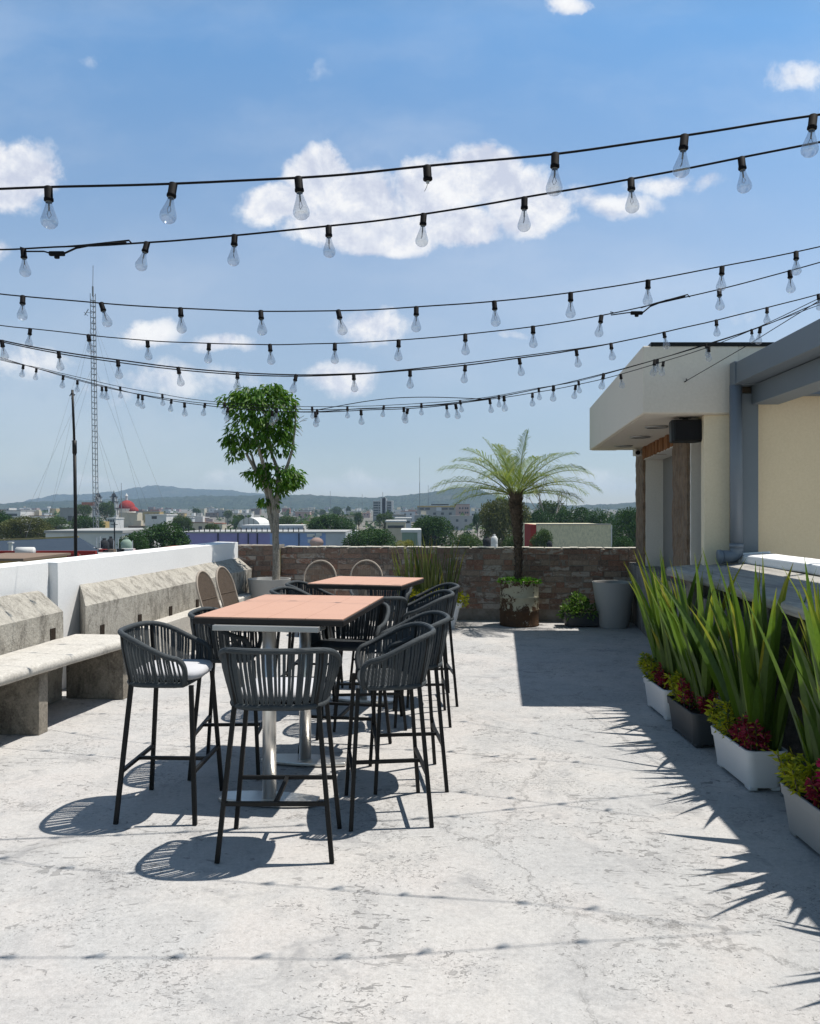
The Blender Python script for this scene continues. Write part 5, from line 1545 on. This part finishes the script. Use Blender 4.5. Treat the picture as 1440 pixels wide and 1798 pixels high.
# long purple and blue building
Y = 125
zt = P(0,936,Y).z
ppl = thing('painted_building', 'long low building painted purple then blue behind the brick wall and parapet', 'building', (P(450,0,Y).x, Y, gz(Y)))
for (a, b, m_) in ((316,474,'purple'),(474,541,'blue'),(541,572,'blue'),(572,607,'steel')):
    x0, x1 = P(a,0,Y).x, P(b,0,Y).x
    mb = MB(); mb.hexa([(x0,Y,-9.3),(x1,Y,-9.3),(x1,Y+14,-9.3),(x0,Y+14,-9.3),(x0,Y,zt),(x1,Y,zt),(x1,Y+14,zt),(x0,Y+14,zt)])
    tag(mb.build('wall', C[m_], ppl, False, True), {'purple':'purple painted wall section','blue':'blue painted wall section','steel':'pale corrugated wall section'}[m_])
    mb = MB(); mb.hexa([(x0,Y-.12,zt),(x1,Y-.12,zt),(x1,Y+14,zt),(x0,Y+14,zt),(x0,Y-.12,zt+.22),(x1,Y-.12,zt+.22),(x1,Y+14,zt+.22),(x0,Y+14,zt+.22)])
    mb.build('roof_edge', C['grey'], ppl, False, True)
for k in range(24):
    x = P(322+k*9.2,0,Y).x
    mb = MB(); mb.bar((x,Y+.1,zt+.2),(x,Y+.1,zt+.75),.12); mb.build('roof_post', C['dark'], ppl, False, True)
for px in (383,418,436,452,525):
    x = P(px,0,Y).x; mb = MB(); mb.bar((x,Y-.08,zt-5),(x,Y-.08,zt),.14); mb.build('drain_pipe', C['dark'], ppl, False, True)
for (px, py, w_, h_) in ((546,940,1.2,.5),(556,944,1.0,.6),(548,950,1.3,.5),(560,938,.9,.5),(553,957,1.2,.5)):
    p = P(px,py,Y); mb = MB(); mb.box((p.x,Y-.05,p.z),(w_,.08,h_)); mb.build('mural_patch', C['white'], ppl, False, True)
p = P(556,953,112)
sd = thing('satellite_dish', 'pale pinkish satellite dish in front of the blue painted wall', 'satellite dish', (p.x,112,gz(112)))
mb = MB(); rows = []
for j in range(6):
    r_ = 1.0*j/5
    rows.append([mb.vert((p.x+max(r_,.001)*math.cos(2*PI*k/24)*.95, 112-.3+.35*r_*r_, p.z+max(r_,.001)*math.sin(2*PI*k/24)*.72)) for k in range(24)])
for j in range(5):
    for k in range(24): mb.face((rows[j][k], rows[j][(k+1)%24], rows[j+1][(k+1)%24], rows[j+1][k]))
mb.build('dish', C['pink'], sd, True, True)
mb = MB(); mb.bar((p.x,112,gz(112)),(p.x,112,p.z),.2); mb.build('post', C['grey'], sd, False, True)
mb = MB(); mb.bar((p.x,111.8,p.z-.5),(p.x,110.9,p.z+.1),.06); mb.build('feed_arm', C['grey'], sd, False, True)
# rooftop screen and vaulted roof
lv = thing('rooftop_screen', 'long white panelled rooftop screen behind the purple wall', 'roof structure', (P(478,0,150).x,150,gz(150)))
a, b = P(424,922,150), P(533,934,150)
mb = MB(); mb.hexa([(a.x,150,-9.3),(b.x,150,-9.3),(b.x,158,-9.3),(a.x,158,-9.3),(a.x,150,a.z),(b.x,150,a.z),(b.x,158,a.z),(a.x,158,a.z)]); mb.build('wall', C['white'], lv, False, True)
for k in range(14):
    x = a.x+(b.x-a.x)*(k+.5)/14; mb = MB(); mb.box((x,149.96,(a.z+b.z)/2),((b.x-a.x)/14*.7,.1,(a.z-b.z)*.6)); mb.build('panel', C['steel'], lv, False, True)
vr = thing('vaulted_roof', 'white vaulted metal roof behind the rooftop screen', 'building', (P(437,0,185).x,185,gz(185)))
c = P(437,926,185); mb = MB(); A, B = [], []
for k in range(17):
    a_ = PI*k/16; A.append((c.x+20*185/F*math.cos(a_), 185, c.z+17*185/F*math.sin(a_))); B.append((A[-1][0], 199, A[-1][2]))
mb.extrude(None, A, B); mb.build('roof', C['white'], vr, False, True)
mb = MB(); mb.box((c.x,192,(c.z+gz(185))/2),(40*185/F,13.8,c.z-gz(185))); mb.build('wall', C['grey'], vr, False, True)
for k in range(5):
    x = c.x + (k-2)*1.1; mb = MB(); mb.bar((x,184.9,c.z),(x,184.9,c.z+17*185/F*math.sqrt(max(0,1-((k-2)*1.1/(20*185/F))**2))),.16); mb.build('rib', C['grey'], vr, False, True)

# cream wall building right of palm
Y = 92
cw = pxblock('cream_building', 'plain cream rendered wall of a building right of the palm, with a red end', 942, 1073, 921, Y, 12, m_weathered('cream_render', (.64,.58,.40), (.54,.50,.35), (.36,.35,.26), .25, .56, (1,1,.4), .0))
a, b = P(932,921,Y), P(942,944,Y); mb = MB(); mb.hexa([(a.x,Y+.02,-9.3),(b.x,Y+.02,-9.3),(b.x,Y+5,-9.3),(a.x,Y+5,-9.3),(a.x,Y+.02,a.z),(b.x,Y+.02,a.z),(b.x,Y+5,a.z),(a.x,Y+5,a.z)]); tag(mb.build('side_wall', C['red'], cw, False, True), 'red painted side wall')
a = P(1073,922,Y); mb = MB(); mb.box((a.x+.05,Y+.1,(a.z-9)/2),(.12,.3,a.z+9)); mb.build('corner_trim', C['white'], cw, False, True)
a, b = P(942,921,Y), P(1073,921,Y); mb = MB(); mb.box(((a.x+b.x)/2,Y+.1,a.z+.04),(b.x-a.x,.4,.10)); mb.build('coping', C['grey'], cw, False, True)
# small white buildings near the middle
pxblock('low_house', 'low cream house with a dark open front above the round tree in the middle', 678, 712, 917, 160, 12, 'cream', 'white', [(.3,.9,1.6,.5),(.7,.9,1.6,.5)])
pxblock('low_house', 'low greenish house with white edge just right of the round tree in the middle', 706, 738, 935, 105, 10, 'green', 'white', [(.95,.5,.5,9)], wdark='white')
pxblock('low_house', 'pale rooftop block below the striped hospital', 694, 722, 911, 230, 14, 'steel', 'white', [(.3,.9,2,.6),(.75,.9,1.5,.6)])
# office tower
Y = 600
a, b = P(655,880,Y), P(690,880,Y)
tw = block('office_tower', 'grey white office tower with dark window bands and roof mast, far in the centre', a.x, b.x, Y, Y+16, gz(Y)-1, a.z, 'grey', 'white')
for k in range(6):
    z = P(0,883+k*4.4,Y).z
    for (pa, pb) in ((656,664),(665,667.5),(680,689)):
        mb = MB(); mb.box(((P(pa,0,Y).x+P(pb,0,Y).x)/2, Y-.1, z), (P(pb,0,Y).x-P(pa,0,Y).x, .3, 1.0)); mb.build('window', C['glass'], tw, False, True)
for (pa, pb, yt, m_) in ((668,679,875,'white'),(671,677,873,'grey')):
    mb = MB(); x0, x1, z1 = P(pa,0,Y).x, P(pb,0,Y).x, P(0,yt,Y).z; mb.hexa([(x0,Y-.8,gz(Y)),(x1,Y-.8,gz(Y)),(x1,Y+6,gz(Y)),(x0,Y+6,gz(Y)),(x0,Y-.8,z1),(x1,Y-.8,z1),(x1,Y+6,z1),(x0,Y+6,z1)]); mb.build('stair_core', C[m_], tw, False, True)
mb = MB(); x = P(688.5,0,Y).x; mb.box((x,Y-.3,(gz(Y)+a.z)/2),(1.2,.8,a.z-gz(Y))); mb.build('corner_fin', C['white'], tw, False, True)
mb = MB(); x = P(672,0,Y).x; mb.bar((x,Y+2,P(0,874,Y).z),(x,Y+2,P(0,864,Y).z),.35); mb.build('mast', C['grey'], tw, False, True)
# long hospital and pink block
Y = 480
hs = pxblock('long_building', 'long pale building with a yellow band and dark upper storey, left of the palm', 733, 800, 890, Y, 20, 'grey', 'white')
for (pa, pb, ya, yb_, m_) in ((733,800,888,890.5,'ochre'),(757,788,885,887,'dark'),(736,744,892,895,'glass'),(747,755,892,895,'glass'),(776,786,892,895,'glass'),(789,797,892,895,'glass'),(766,775,886.5,897,'steel')):
    mb = MB(); p, q = P(pa,ya,Y), P(pb,yb_,Y); mb.box(((p.x+q.x)/2,Y-.3+.02*len(hs.children),(p.z+q.z)/2),(q.x-p.x,.8,p.z-q.z)); mb.build({'ochre':'fascia_band','dark':'roof_storey','glass':'window','steel':'stair_core'}[m_], C[m_], hs, False, True)
pxblock('pink_block', 'pinkish brick block with stepped roof beside the long pale building', 800, 825, 886, 520, 16, 'pink', 'brown', [(x, z, 1.0, 1.2) for z in (.82,.6,.4) for x in (.3,.5,.7,.85)])
pxblock('low_house', 'grey flat block in front of the long pale building', 754, 800, 897, 420, 16, 'grey', None, [(.2,.85,1.4,1.2),(.5,.85,1.4,1.2),(.8,.85,1.4,1.2)])
# block left: white with two windows, grey block by pole
pxblock('white_block', 'white flat roofed block with two small windows right of the red dome', 255, 292, 905, 260, 12, 'white', 'white', [(.43,.93,1.6,.9),(.43,.60,1.6,.9)])
pxblock('grey_block', 'grey concrete block with flat roof left of the black pole', 105, 136, 893, 340, 16, 'grey', 'grey', [(.7,.55,3.5,4)])
pxblock('low_house', 'white house with flat roof at the far left edge above the trees', 6, 36, 897, 400, 16, 'white', 'grey', [(.5,.8,5,1.2)])
pxblock('low_house', 'small white house on the far left with a taller stair box', 10, 16, 892, 420, 8, 'white', None, [(.5,.9,.7,1)])
pxblock('low_house', 'pale green low house with a row of windows left of the black pole', 76, 112, 925, 190, 10, 'green', 'white', [(.12,.95,1.0,.8),(.3,.95,1.0,.8),(.48,.95,1.0,.8),(.66,.95,1.0,.8)])
pxblock('low_house', 'orange house front below the left church tower', 165, 176, 916, 260, 8, 'ochre', None, [(.3,.9,.5,.7),(.7,.9,.5,.7)])
pxblock('low_house', 'white boxy house with dark openings below the right church tower', 187, 203, 911, 280, 8, 'white', 'white', [(.25,.92,.6,.9),(.5,.92,.6,.9),(.75,.92,.6,.9)])
# warehouse and blue roof, red roof, left foreground roofs
wh = pxblock('warehouse', 'long white walled shed behind the blue roof on the left', 80, 214, 936, 112, 18, 'white', 'grey', [])
Y0, Y1 = 62, 88
bl = thing('blue_roof_building', 'building with a broad dull blue metal roof behind the left parapet', 'building', (P(70,0,Y0).x,Y0,gz(Y0)))
e0, e1 = P(-40,971,Y0), P(172,971,Y0); r0_, r1_ = P(-40,951,Y1), P(140,944,Y1); r2_ = P(172,962,Y1)
mb = MB(); mb.poly([e0, e1, r2_, r1_, r0_]); 
mb.poly([Vector(p)-Vector((0,0,.15)) for p in (r0_, r1_, r2_, e1, e0)])
for a_, b_ in ((e0,e1),(e1,r2_),(r2_,r1_),(r1_,r0_),(r0_,e0)): mb.poly([a_, a_-Vector((0,0,.15)), b_-Vector((0,0,.15)), b_])
t = NT('blue_metal_roof'); v = t.coord(); wv = t.n('ShaderNodeTexWave', {'Vector': v, 'Scale': 1.2}, bands_direction='X').outputs['Fac']; n1 = t.noise(v, .4, 5, .7)
M['blue_roof'] = t.done(t.bsdf(t.mix(n1, (.022,.034,.052), (.045,.062,.085)), .8, 0, t.bump(wv, .5, .05), .08))
mb.build('roof', M['blue_roof'], bl, False, True)
mb = MB(); mb.hexa([(e0.x,Y0+.3,-9.3),(e1.x,Y0+.3,-9.3),(e1.x,Y1,-9.3),(e0.x,Y1,-9.3),(e0.x,Y0+.3,e0.z-.2),(e1.x,Y0+.3,e1.z-.2),(e1.x,Y1,r2_.z-.2),(e0.x,Y1,r2_.z-.2)]); mb.build('wall', C['grey'], bl, False, True)
mb = MB(); mb.bar(r0_+Vector((0,-.3,.1)), r1_+Vector((0,-.3,.1)), .16); mb.build('ridge_cap', C['ochre'], bl, False, True)
mb = MB(); p = P(19,963,Y0-2); mb.box((p.x,Y0-2,(p.z+gz(Y0))/2+.2),(.22,.22,p.z-gz(Y0)+.4)); 
vp = thing('vent_stack', 'short white vent stack in front of the blue roof at the left', 'vent pipe', (p.x,Y0-2,gz(Y0))); mb.build('stack', C['white'], vp, False, True)
mb = MB(); mb.box((p.x,Y0-2,p.z+.42),(.34,.34,.1)); mb.build('cap', C['white'], vp, False, True)
Y0 = 46
rd = thing('red_roof_building', 'flat roofed building with a red painted edge and brown walls just below the left parapet', 'building', (P(60,0,Y0).x,Y0+5,gz(Y0)))
a, b = P(-60,974,Y0), P(140,974,Y0)
mb = MB(); mb.hexa([(a.x,Y0,-9.3),(b.x,Y0,-9.3),(b.x,Y0+2.5,-9.3),(a.x,Y0+2.5,-9.3),(a.x,Y0,a.z-.4),(b.x,Y0,a.z-.4),(b.x,Y0+2.5,a.z-.4),(a.x,Y0+2.5,a.z-.4)]); mb.build('wall', C['brown'], rd, False, True)
for (x0,x1,y0,y1,hh,m_) in ((a.x,b.x,Y0-.05,Y0+.15,.42,'brown'),(a.x,b.x,Y0+2.3,Y0+2.55,.50,'red'),(P(80,0,Y0).x,b.x,Y0-.30,Y0-.06,.50,'red')):
    mb = MB(); mb.hexa([(x0,y0,a.z-.4),(x1,y0,a.z-.4),(x1,y1,a.z-.4),(x0,y1,a.z-.4),(x0,y0,a.z-.4+hh),(x1,y0,a.z-.4+hh),(x1,y1,a.z-.4+hh),(x0,y1,a.z-.4+hh)]); mb.build('parapet', C[m_], rd, False, True)
lw = thing('ochre_building', 'ochre walled corner of a roof at the lower left, just over the parapet', 'building', (P(10,0,38).x,38,gz(38)))
a, b = P(-80,985,38), P(38,985,38); mb = MB(); mb.hexa([(a.x,38,-9.3),(b.x,38,-9.3),(b.x,43,-9.3),(a.x,43,-9.3),(a.x,38,a.z),(b.x,38,a.z),(b.x,43,a.z),(a.x,43,a.z)]); mb.build('wall', C['ochre'], lw, False, True)
mb = MB(); mb.box(((a.x+b.x)/2,40.5,a.z+.06),(b.x-a.x+.3,5.3,.12)); mb.build('roof', C['brown'], lw, False, True)
# solar water heater
p = P(46,975,48)
sh_ = thing('solar_water_heater', 'white solar water heater with tilted collector on the red edged roof', 'solar heater', (p.x,48,p.z-.4))
mb = MB(); mb.tube([(-.55,0,.62),(.45,.0,.62)], .26, 16); mb.build('tank', C['white'], sh_, True)
mb = MB(); mb.hexa([(.05,-.1,.42),(.45,-.1,.42),(1.35,-.1,-.18),(.95,-.1,-.18),(.05,.5,.48),(.45,.5,.48),(1.35,.5,-.12),(.95,.5,-.12)]); mb.build('collector', C['white'], sh_)
mb = MB()
for x in (-.45,.35): mb.bar((x,0,-.3),(x,0,.5),.05)
mb.bar((-.45,.3,-.3),(.3,.0,.5),.04); mb.build('stand', C['grey'], sh_)
# water tanks
tank_proto = None
def water_tank(label, px, ytop, ybot, hw, Y, m_='dark', group='dark rooftop water tanks'):
    p = P(px, ybot, Y); r_ = hw*Y/F; h = (ybot-ytop)*Y/F
    t = thing('water_tank', label, 'water tank', (p.x,Y,p.z), 0, group)
    mb = MB(); mb.lathe([(r_*.97,0),(r_,.05*h),(r_,.35*h),(r_*.97,.38*h),(r_,.41*h),(r_,.74*h),(r_*.55,.90*h),(r_*.34,.93*h),(r_*.34,h),(r_*.05,h)], 24); mb.build('tank_body', C[m_], t, True)
    mb = MB(); mb.lathe([(r_*.38,.985*h),(r_*.38,h*1.03),(r_*.05,h*1.04)], 18); mb.build('lid', C[m_], t, True)
    mb = MB(); mb.box((0,0,(gz(Y)-p.z)/2),(r_*2.1,r_*2.1,p.z*-1+gz(Y) if False else (p.z-gz(Y)))); mb.build('plinth', C['grey'], t)
    return t
water_tank('black water tank nearest the black pole, leftmost of the three behind the parapet', 183, 946, 974, 8.5, 80)
water_tank('taller black water tank in the middle of the three behind the parapet', 194.5, 943, 974, 7, 83)
water_tank('greenish grey water tank with pipes, rightmost of the three behind the parapet', 222, 945, 972, 9.5, 80, 'green')
water_tank('small black water tank on the skyline of the brick wall left of the palm', 855, 943, 964, 7, 60, 'dark', 'small tanks seen over the brick wall')
water_tank('small black water tank in front of the cream wall', 965, 949, 966, 5, 70, 'dark', 'small tanks seen over the brick wall')
water_tank('pale cylindrical water tank behind the small black one left of the palm', 868, 939, 964, 6, 66, 'white', 'small tanks seen over the brick wall')
Y = 76
ut = thing('roof_service_block', 'white roof slab with boxes and pipes under the black water tanks', 'roof structure', (P(200,0,Y).x,Y,gz(Y)))
a, b = P(143,974,Y), P(236,974,Y)
mb = MB(); mb.hexa([(a.x,Y,-9.3),(b.x,Y,-9.3),(b.x,Y+10,-9.3),(a.x,Y+10,-9.3),(a.x,Y,a.z),(b.x,Y,a.z),(b.x,Y+10,a.z),(a.x,Y+10,a.z)]); mb.build('wall', C['white'], ut, False, True)
for (px, py, w_, h_, m_) in ((152,969,.9,.8,'white'),(163,972,1.0,1.0,'dark'),(172,972,.5,.9,'white'),(181,973,.6,.9,'red'),(188,973,.5,.8,'dark'),(197,973,.5,.9,'brown'),(214,971,.7,.8,'dark'),(225,969,1.1,.6,'white'),(160,966,.5,.5,'white'),(240,971,.8,.5,'red')):
    p = P(px,py,Y-.6); mb = MB(); mb.box((p.x,Y-.6,p.z),(w_,.7,h_)); mb.build('service_box', C[m_], ut, False, True)
for px in (171,177,201,209,234):
    p = P(px,946,Y); mb = MB(); mb.bar((p.x,Y-.2,a.z-.5),(p.x,Y-.2,p.z+rnd.uniform(-.2,.3)),.06); mb.build('vent_pipe', C['steel'], ut, False, True)
rr_ = thing('red_roof_house', 'low house with orange red flat roof just over the parapet beside the purple wall', 'building', (P(270,0,56).x,56,gz(56)))
a, b = P(228,973,56), P(312,973,56); mb = MB(); mb.box(((a.x+b.x)/2,61,a.z),(b.x-a.x,11,.3)); mb.build('roof', C['terracotta'], rr_, False, True)
mb = MB(); mb.box(((a.x+b.x)/2,61,(a.z-9.3)/2-.1),(b.x-a.x-.4,10.4,a.z+9.2)); mb.build('wall', C['cream'], rr_, False, True)

# ------------------------------------------------------------------ church
Y = 450
ch = thing('church', 'white church with two banded bell towers and a red dome in the distance at left', 'church', (P(195,0,Y).x, Y, gz(Y)))
for px, yt, seed in ((172.5,862,0),(200,862,1)):
    x = P(px,0,Y).x; zb = gz(Y)-1; zt = P(0,yt,Y).z; H = zt-P(0,905,Y).z; z0 = P(0,905,Y).z
    mb = MB(); mb.box((x,Y,(zb+z0+H*.02)/2),(4.4,4.4,z0-zb)); 
    for (f0, f1, w_) in ((.0,.28,4.2),(.31,.54,3.6),(.57,.74,2.8)):
        for sx in (-1,1):
            for sy in (-1,1): mb.box((x+sx*w_*.36,Y+sy*w_*.36,z0+H*(f0+f1)/2),(w_*.26,w_*.26,H*(f1-f0)))
    tw_ = mb.build('bell_tower', C['white'], ch, False, True)
    mb = MB()
    for (f0, f1, w_) in ((.28,.31,4.9),(.54,.57,4.2),(.74,.77,3.4)): mb.box((x,Y,z0+H*(f0+f1)/2),(w_,w_,H*(f1-f0)))
    for (f0, f1, w_) in ((.0,.28,2.6),(.31,.54,2.2),(.57,.74,1.7)): mb.box((x,Y,z0+H*(f0+f1)/2),(w_,w_,H*(f1-f0)))
    mb.build('cornice', C['dark'], tw_, False, True)
    mb = MB(); mb.lathe([(1.3,z0+H*.77),(1.2,z0+H*.83),(.7,z0+H*.89),(.25,z0+H*.92),(.15,z0+H),(.02,z0+H*1.02)], 12, (x,Y,0)); mb.build('cupola', C['dark'], tw_, True, True)
x = P(223,0,Y+8).x; rD = 14.5*Y/F; zb = P(0,893,Y).z; hD = 15*Y/F
mb = MB(); mb.lathe([(rD*math.cos(PI/2*k/10), zb+hD*math.sin(PI/2*k/10)) for k in range(11)], 24, (x,Y+8,0)); mb.build('dome', C['red'], ch, True, True)
mb = MB(); mb.lathe([(rD*1.05,gz(Y)-1),(rD*1.05,zb)], 24, (x,Y+8,0)); mb.build('drum', C['white'], ch, False, True)
mb = MB(); mb.lathe([(.75,zb+hD),(.7,zb+hD+2.2),(.95,zb+hD+2.3),(.5,zb+hD+3.2),(.05,zb+hD+3.9)], 10, (x-.3,Y+8,0)); mb.build('lantern', C['white'], ch, False, True)
x2 = P(233,0,Y).x; mb = MB(); mb.lathe([(2.6*math.cos(PI/2*k/8), P(0,898,Y).z+2.6*math.sin(PI/2*k/8)) for k in range(9)], 16, (x2,Y+2,0)); mb.build('small_dome', C['red'], ch, True, True)
mb = MB(); mb.box((P(220,0,Y).x,Y+6,(gz(Y)+P(0,900,Y).z)/2),(12,9,P(0,900,Y).z-gz(Y))); mb.build('nave', C['cream'], ch, False, True)
x3 = P(157,0,Y).x; mb = MB(); mb.box((x3,Y,(gz(Y)+P(0,888,Y).z)/2),(5,6,P(0,888,Y).z-gz(Y))); mb.build('facade', C['white'], ch, False, True)
mb = MB(); mb.prism([(x3-3,Y-3.3),(x3+3.4,Y-3.3),(x3+3.4,Y+3),(x3-3,Y+3)], P(0,888,Y).z, P(0,882,Y).z); mb.build('facade_gable', C['terracotta'], ch, False, True)

# ------------------------------------------------------------------ masts
Y = 130
ms_ = thing('lattice_mast', 'tall slender guyed lattice radio mast on the left', 'antenna mast', (P(170,0,Y).x,Y,gz(Y)))
bx = P(170,905,Y).x; tx = P(163,505,Y).x; zt = P(0,505,Y).z; zb = gz(Y); w_ = .40
def mp(z): s = (z-zb)/(zt-zb); return Vector((bx+(tx-bx)*s, Y, z))
legs = []
mb = MB()
for k in range(3):
    a_ = PI/2+2*PI*k/3+.3; o_ = Vector((math.cos(a_)*w_*1.1, math.sin(a_)*w_*1.1, 0)); legs.append(o_)
    mb.bar(mp(zb)+o_, mp(zt-1)+o_, .085)
M['mast'] = m_simple('galvanised_mast', (.26,.27,.28), .6, .3, .3)
mb.build('legs', M['mast'], ms_, False, True)
mb = MB(); z = zb; i = 0
while z < zt-1.2:
    for k in range(3):
        mb.bar(mp(z)+legs[k], mp(z)+legs[(k+1)%3], .075)
        if z < zt-2 and k != 0: mb.bar(mp(z)+legs[k], mp(z+.9)+legs[(k+1)%3], .035)
    z += .9; i += 1
mb.build('bracing', M['mast'], ms_, False, True)
mb = MB(); mb.bar(mp(zt-1.4), mp(zt+.2), .22); mb.bar(mp(zt), P(163.5,466,Y), .07); mb.build('top_spike', M['mast'], ms_, False, True)
mb = MB(); p = P(152,548,Y); mb.bar(p+Vector((.9,0,-.2)), p, .07); mb.bar(p+Vector((-.3,0,-.5)), p+Vector((.3,0,.5)), .10); mb.bar(p+Vector((-.4,0,.0)), p+Vector((.2,0,-.6)), .07); mb.build('side_antenna', M['mast'], ms_, False, True)
M['guy'] = m_simple('guy_wire', (.20,.21,.22), .6, .3)
for (ya, pxg, dY) in ((560,20,-20),(560,345,-20),(640,60,15),(640,300,20),(745,100,-10),(745,235,-10),(560,270,45),(640,5,30),(745,255,30),(560,70,50)):
    s = P(167,ya,Y); e_ = P(pxg,905,Y+dY); e_.z = -8
    s = mp(s.z)
    mb = MB(); mb.tube([s, s.lerp(e_,.5)-Vector((0,0,.4)), e_], .014, 5); mb.build('guy_wire', M['guy'], ms_, False, True)
for (px, yt, Y, lab) in ((737,803,300,'very tall thin radio mast standing above the long pale building'),(213,848,330,'thin mast right of the right church tower'),(752,852,900,'short thin mast on the hill left of the palm'),(580,862,900,'tiny mast on the wooded ridge'),(636,868,700,'tiny mast on the ridge left of the office tower'),(511,880,500,'thin lattice mast in the town right of the potted tree'),(630,884,500,'thin pale pole in front of the hill left of the office tower'),(995,862,400,'thin mast above the dark trees right of the palm'),(917,868,400,'thin mast just right of the palm trunk'),(925,862,420,'second thin mast right of the palm trunk')):
    b_ = P(px,899,Y); t_ = thing('radio_mast', lab, 'antenna mast', (b_.x,Y,gz(Y)), 0, 'thin masts in the distance')
    zt = P(px,yt,Y).z; wd = .35*Y/300*.6
    mb = MB(); mb.bar((b_.x,Y,gz(Y)),(b_.x,Y,gz(Y)+(zt-gz(Y))*.7),wd); mb.build('lower_mast', M['mast'], t_, False, True)
    mb = MB(); mb.bar((b_.x,Y,gz(Y)+(zt-gz(Y))*.7),(b_.x,Y,zt),wd*.6); mb.build('upper_mast', M['mast'], t_, False, True)
for (px, yt, Y, lab) in ((201,917,86,'dark street pole behind the black water tanks'),(757,938,70,'grey roof post behind the flax clump'),(764,940,72,'second grey roof post behind the flax clump')):
    b_ = P(px,950,Y); t_ = thing('utility_pole', lab, 'pole', (b_.x,Y,gz(Y)))
    mb = MB(); mb.bar((b_.x,Y,gz(Y)),(b_.x,Y,P(px,yt,Y).z),.10); mb.build('post', C['dark'], t_, False, True)
    mb = MB(); mb.bar((b_.x-.35,Y,P(px,yt+4,Y).z),(b_.x+.35,Y,P(px,yt+4,Y).z),.06); mb.build('crossbar', C['dark'], t_, False, True)

# ------------------------------------------------------------------ scattered far houses
rnd.seed(404)
zones = [(2,100,'left of the black pole'),(236,330,'near the red dome'),(330,470,'left of potted tree trunk'),(496,650,'left of the office tower'),(690,800,'left of the pink block'),(800,860,'right of the pink block')]
rowsH = [(300,'nearest row'),(420,'second row'),(560,'third row'),(760,'fourth row'),(1000,'fifth row'),(1350,'farthest row')]
for (pa, pb, zn) in zones:
    for ri, (Yr, rn) in enumerate(rowsH):
        if Yr < 420 and zn.startswith(('left of the black','right of the pink')): continue
        step = 11000/Yr*.95 + 4
        px = pa + rnd.uniform(0,step*.6); used = {}; items = []
        while px < pb - 2:
            if rnd.random() < .62:
                items.append((px, rnd.choice(['white','white','cream','grey','grey','white','terracotta','pink','steel','brown','ochre','cream'])))
            px += step*rnd.uniform(.8,1.7)
        for (px, cn) in items:
            used[cn] = used.get(cn,0)+1
        cnt = {}
        for (px, cn) in items:
            cnt[cn] = cnt.get(cn,0)+1
            w_ = rnd.uniform(7,12); hgt = rnd.choice([3.4,4.2,6.2,6.6,7.5])*(1 if Yr > 500 else .9); dp_ = rnd.uniform(8,12)
            b_ = P(px,899,Yr+rnd.uniform(-30,30)); z0 = gz(b_.y)
            ordn = ['only','first','second','third','fourth','fifth','sixth'][0 if used[cn] == 1 else min(6,cnt[cn])]
            cname = {'steel':'pale grey'}.get(cn, cn)
            lab = (f"only {cname} house" if ordn == 'only' else f"{ordn} {cname} house from left") + f", {rn} of far town, {zn}" 
            wn_ = [(.3,.75,1.2,1.2),(.7,.75,1.2,1.2)] + ([(.3,.3,1.2,1.2),(.7,.3,1.2,1.2)] if hgt > 6 else [])
            t_ = block('town_house', lab, b_.x-w_/2, b_.x+w_/2, b_.y, b_.y+dp_, z0-1, z0+hgt, cn, rnd.choice(['white','grey','terracotta','white','grey','brown']), wn_ if Yr < 800 else wn_[:1], 'small houses of the far town')
            if rnd.random() < .45:
                mb = MB(); bx_ = b_.x+rnd.uniform(-.3,.3)*w_; mb.box((bx_,b_.y+dp_*.5,z0+hgt+1.3),(rnd.uniform(2,3.5),3,2.2)); mb.build('stair_box', C[rnd.choice(['white','grey','cream'])], t_, False, True)
# distant green belt between the houses, too many to count
mb = MB(); r4 = random.Random(5)
for k in range(420):
    Yk = r4.uniform(250,2000)**1.0; pxk = r4.uniform(-120,1300); p = P(pxk,899,Yk); z0 = gz(Yk); rad = r4.uniform(1.8,4.2)
    for q in range(26 if Yk < 900 else 14):
        v = rvec(r4).normalized(); leaf(mb, Vector((p.x+v.x*rad, Yk+v.y*rad, z0+rad*.9+v.z*rad*.8)), rvec(r4), rvec(r4).normalized(), rad*.9, rad*.7, .2, .1)
tag(mb.build('distant_greenery', M['tree_mid']), 'scattered distant greenery among the houses of the far town', 'greenery', kind='stuff')

# ------------------------------------------------------------------ haze
hz = MB(); hz.hexa([(-4800,-70,-12),(4800,-70,-12),(4800,4600,-12),(-4800,4600,-12),(-4800,-70,150),(4800,-70,150),(4800,4600,150),(-4800,4600,150)])
hm = bpy.data.materials.new('haze_air'); hm.use_nodes = True; ht = hm.node_tree; ht.nodes.clear()
ho = ht.nodes.new('ShaderNodeOutputMaterial'); pv = ht.nodes.new('ShaderNodeVolumePrincipled')
pv.inputs['Color'].default_value = (.58,.76,1,1); pv.inputs['Density'].default_value = .0002; pv.inputs['Anisotropy'].default_value = .15
ht.links.new(pv.outputs[0], ho.inputs['Volume'])
tag(hz.build('haze', hm), kind='stuff')
